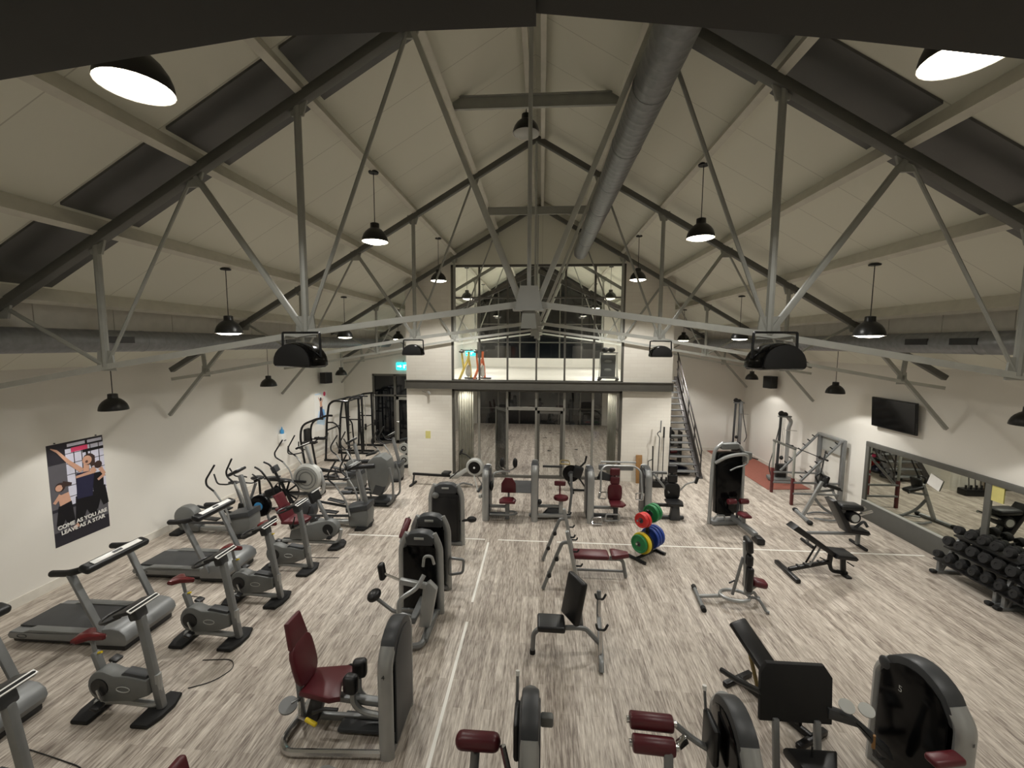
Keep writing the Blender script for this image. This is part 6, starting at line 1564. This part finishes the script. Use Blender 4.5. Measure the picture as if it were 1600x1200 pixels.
# small things on the piers
t = thing('wall_camera', 'tiny white camera on a bracket on the left pier under the beam', 'camera', (-3.72, YM - 0.02, 2.9))
MB().tube([(-0.25, 0, 0.02), (-0.1, -0.05, -0.02), (0.0, -0.1, 0.0)], 0.012, 6).obj('bracket', lgrey, t); MB().cyl((-0.02, -0.06, 0.0), (0.06, -0.2, -0.03), 0.04, None, 10).obj('camera_body', lgrey, t)

# ================================================================ by the studio door
tag(MB().box((-0.62, 13.05, 0.008), (1.0, 1.15, 0.016), None, 0.004).obj('door_mat', mat_grey), 'dark grey mat on the floor before the open glass door', 'mat')
for i, (x, y, a) in enumerate(((0.51, 21.4, 0.4), (0.24, 20.2, 1.2), (0.38, 17.7, 0.2), (1.22, 19.2, 2.2), (1.54, 18.0, 2.8), (0.95, 21.2, 1.0))):
    P = [(x + 0.13 * math.cos(a + k * 2.094), y + 0.13 * math.sin(a + k * 2.094)) for k in range(3)]
    tag(MB().prism(P, 'z', 0.0, 0.003).obj('floor_decal', black), 'small black triangle decal on the studio floor', 'decal', 'black triangle decals on the studio floor')
t = thing('spin_bike', 'black bike with round flywheel and gold loop handlebar in front of the studio glass', 'exercise bike', (0.95, 12.75, 0))
MB().lathe([(0.02, -0.06), (0.24, -0.06), (0.26, -0.03), (0.26, 0.03), (0.24, 0.06), (0.02, 0.06)], (0.0, 0, 0.56), (0, 1, 0), 24).obj('flywheel', gloss, t)
MB().lathe([(0.1, 0), (0.1, 0.012), (0.02, 0.014)], (0, -0.06, 0.56), (0, -1, 0), 16).obj('hub_disc', dgrey, t)
MB().tube([(-0.34, -0.2, 0.92), (-0.32, 0.2, 0.92), (-0.05, 0.22, 0.9), (-0.05, -0.22, 0.9), (-0.34, -0.2, 0.92)], 0.018, 7, 0.1).obj('loop_handlebar', mat('gold_paint', (150, 132, 84), 0.35, 0.5), t)
MB().box((0.2, 0, 0.62), (0.3, 0.2, 0.36), (0, 0.3, 0), 0.05).obj('body_cover', black, t)
MB().tube([(0.25, 0, 0.75), (0.42, 0, 0.92), (0.46, 0, 1.12)], 0.03, 8).obj('rear_arm', black, t)
MB().tube([(-0.02, 0, 0.56), (-0.08, 0, 0.3), (0.05, 0, 0.05)], 0.03, 8).obj('front_fork', dgrey, t)
MB().bar((0.2, 0, 0.5), (0.5, 0, 0.05), 0.05, 0.05, 0.01).obj('rear_strut', black, t)
for x in (0.05, 0.52): MB().box((x, 0, 0.03), (0.08, 0.5, 0.06), None, 0.02).obj('foot', black, t)
MB().bar((0.05, 0, 0.05), (0.52, 0, 0.05), 0.05, 0.05, 0.01).obj('base_rail', black, t)

# ================================================================ upper room seen through the glass
ZU = 3.23
def indoor_cycle(x, y, m, label):
    t = thing('spin_bike', label, 'exercise bike', (x, y, ZU), math.radians(75), 'coloured spinning bikes upstairs')
    MB().lathe([(0.02, -0.03), (0.2, -0.03), (0.22, 0), (0.2, 0.03), (0.02, 0.03)], (0.3, 0, 0.3), (0, 1, 0), 20).obj('flywheel', lgrey, t)
    MB().tube([(-0.45, 0, 0.05), (-0.1, 0, 0.4), (0.3, 0, 0.75), (0.32, 0, 1.0)], 0.045, 8).obj('frame_tube', m, t)
    MB().tube([(0.5, 0, 0.05), (0.4, 0, 0.5), (0.3, 0, 0.75)], 0.045, 8).obj('front_fork', m, t)
    MB().tube([(-0.12, 0, 0.4), (-0.25, 0, 0.95)], 0.035, 8).obj('seat_post', m, t)
    MB().ell((-0.27, 0, 1.0), (0.28, 0.18, 0.09)).obj('saddle', black, t)
    MB().tube([(0.1, -0.2, 1.06), (0.32, -0.18, 1.04), (0.32, 0.18, 1.04), (0.1, 0.2, 1.06)], 0.02, 7, 0.05).obj('handlebar', black, t)
    for xx in (-0.45, 0.5): MB().box((xx, 0, 0.03), (0.09, 0.5, 0.06), None, 0.02).obj('foot', black, t)
indoor_cycle(-2.68, 14.75, mat('yellow_frame', (214, 190, 84), 0.4), 'yellow spinning bike behind the upper glass')
indoor_cycle(-2.18, 14.8, orange_m, 'orange spinning bike behind the upper glass')
t = thing('equipment_trolley', 'dark grey caged trolley loaded with black gear behind the upper glass', 'trolley', (2.35, 15.0, ZU), math.radians(-14))
for x in (-0.3, 0.3):
    for y in (-0.25, 0.25):
        MB().bar((x, y, 0.08), (x * .86, y, 1.0), 0.03, 0.03, 0.004).obj('frame_post', lgrey, t)
        MB().lathe([(0.02, -0.02), (0.05, -0.02), (0.05, 0.02), (0.02, 0.02)], (x, y, 0.05), (0, 1, 0), 10).obj('caster', black, t)
MB().box((0, 0, 0.12), (0.66, 0.54, 0.04)).obj('base_shelf', dgrey, t)
MB().box((0, -0.23, 0.54), (0.5, 0.02, 0.76)).obj('front_panel', dgrey, t)
for z in (0.4, 0.7): MB().ell((0, -0.245, z), (0.26, 0.02, 0.1)).obj('panel_badge', mgrey, t)
MB().box((0, 0, 0.99), (0.6, 0.52, 0.03)).obj('top_shelf', dgrey, t)
for i, (x, y) in enumerate(((-0.14, -0.05), (0.1, 0.06))):
    tag(MB().ell((0, 0, 0.09), (0.26, 0.3, 0.18)).obj('gear_bag', rubber), '%s black bag lying on top of the caged trolley upstairs' % ('left' if i == 0 else 'right'), 'bag', None, (2.35 + x, 15.0 + y, ZU + 1.0))
# ================================================================ small pieces that belong to a part hang one level deeper
SUB = {'console_strip': ('console',), 'console_screen': ('console',), 'badge_ring': ('body_shell', 'deck_side'), 'crank_disc': ('body_shell',),
       'pedal': ('crank_arm',), 'badge': ('head_cap',), 'shade_lining': ('shade',), 'grille': ('pipe',), 'steel_hub': ('disc',),
       'roller_axle': ('roller_pad',), 'roller_cap': ('leg_roller',), 'fan_screen': ('flywheel_cage',), 'hub': ('flywheel_cage',),
       'front_grille': ('cabinet',), 'screen': ('casing',), 'foot_cap': ('foot_bar', 'rear_foot', 'front_foot', 'main_frame', 'foot'), 'peg': ('pegged_rail', 'front_post', 'post'),
       'number': ('side_column',), 'drum_ring': ('front_drum',), 'blue_disc': ('flywheel',), 'hub_disc': ('flywheel',), 'fan_blade': ('fan_rim',),
       'glowing_diffuser': ('shade',), 'lever_tip': ('lever_rod', 'side_lever'), 'lever_grip': ('lever_arm',), 'tread_bracket': ('tread',), 'panel_badge': ('front_panel',),
       'dark_ring': ('disc',), 'end_cap': ('roller_body',), 'door_symbol': ('light_box',), 'arrow_symbol': ('light_box',), 'post_sleeve': ('front_post',), 'outlet': ('housing',)}
bpy.context.view_layer.update()
def centre(o):
    b = [V(c) for c in o.bound_box]
    return sum(b, V()) / 8
for root in [o for o in COL.objects if o.parent is None and o.type == 'EMPTY']:
    kids = [c for c in root.children if c.type == 'MESH']
    for c in kids:
        for pn in SUB.get(c.name.split('.')[0], ()):
            cand = [k for k in kids if k.name.split('.')[0] == pn and k is not c and k.parent is root]
            if cand:
                c.parent = min(cand, key=lambda k: (centre(k) - centre(c)).length)
                break
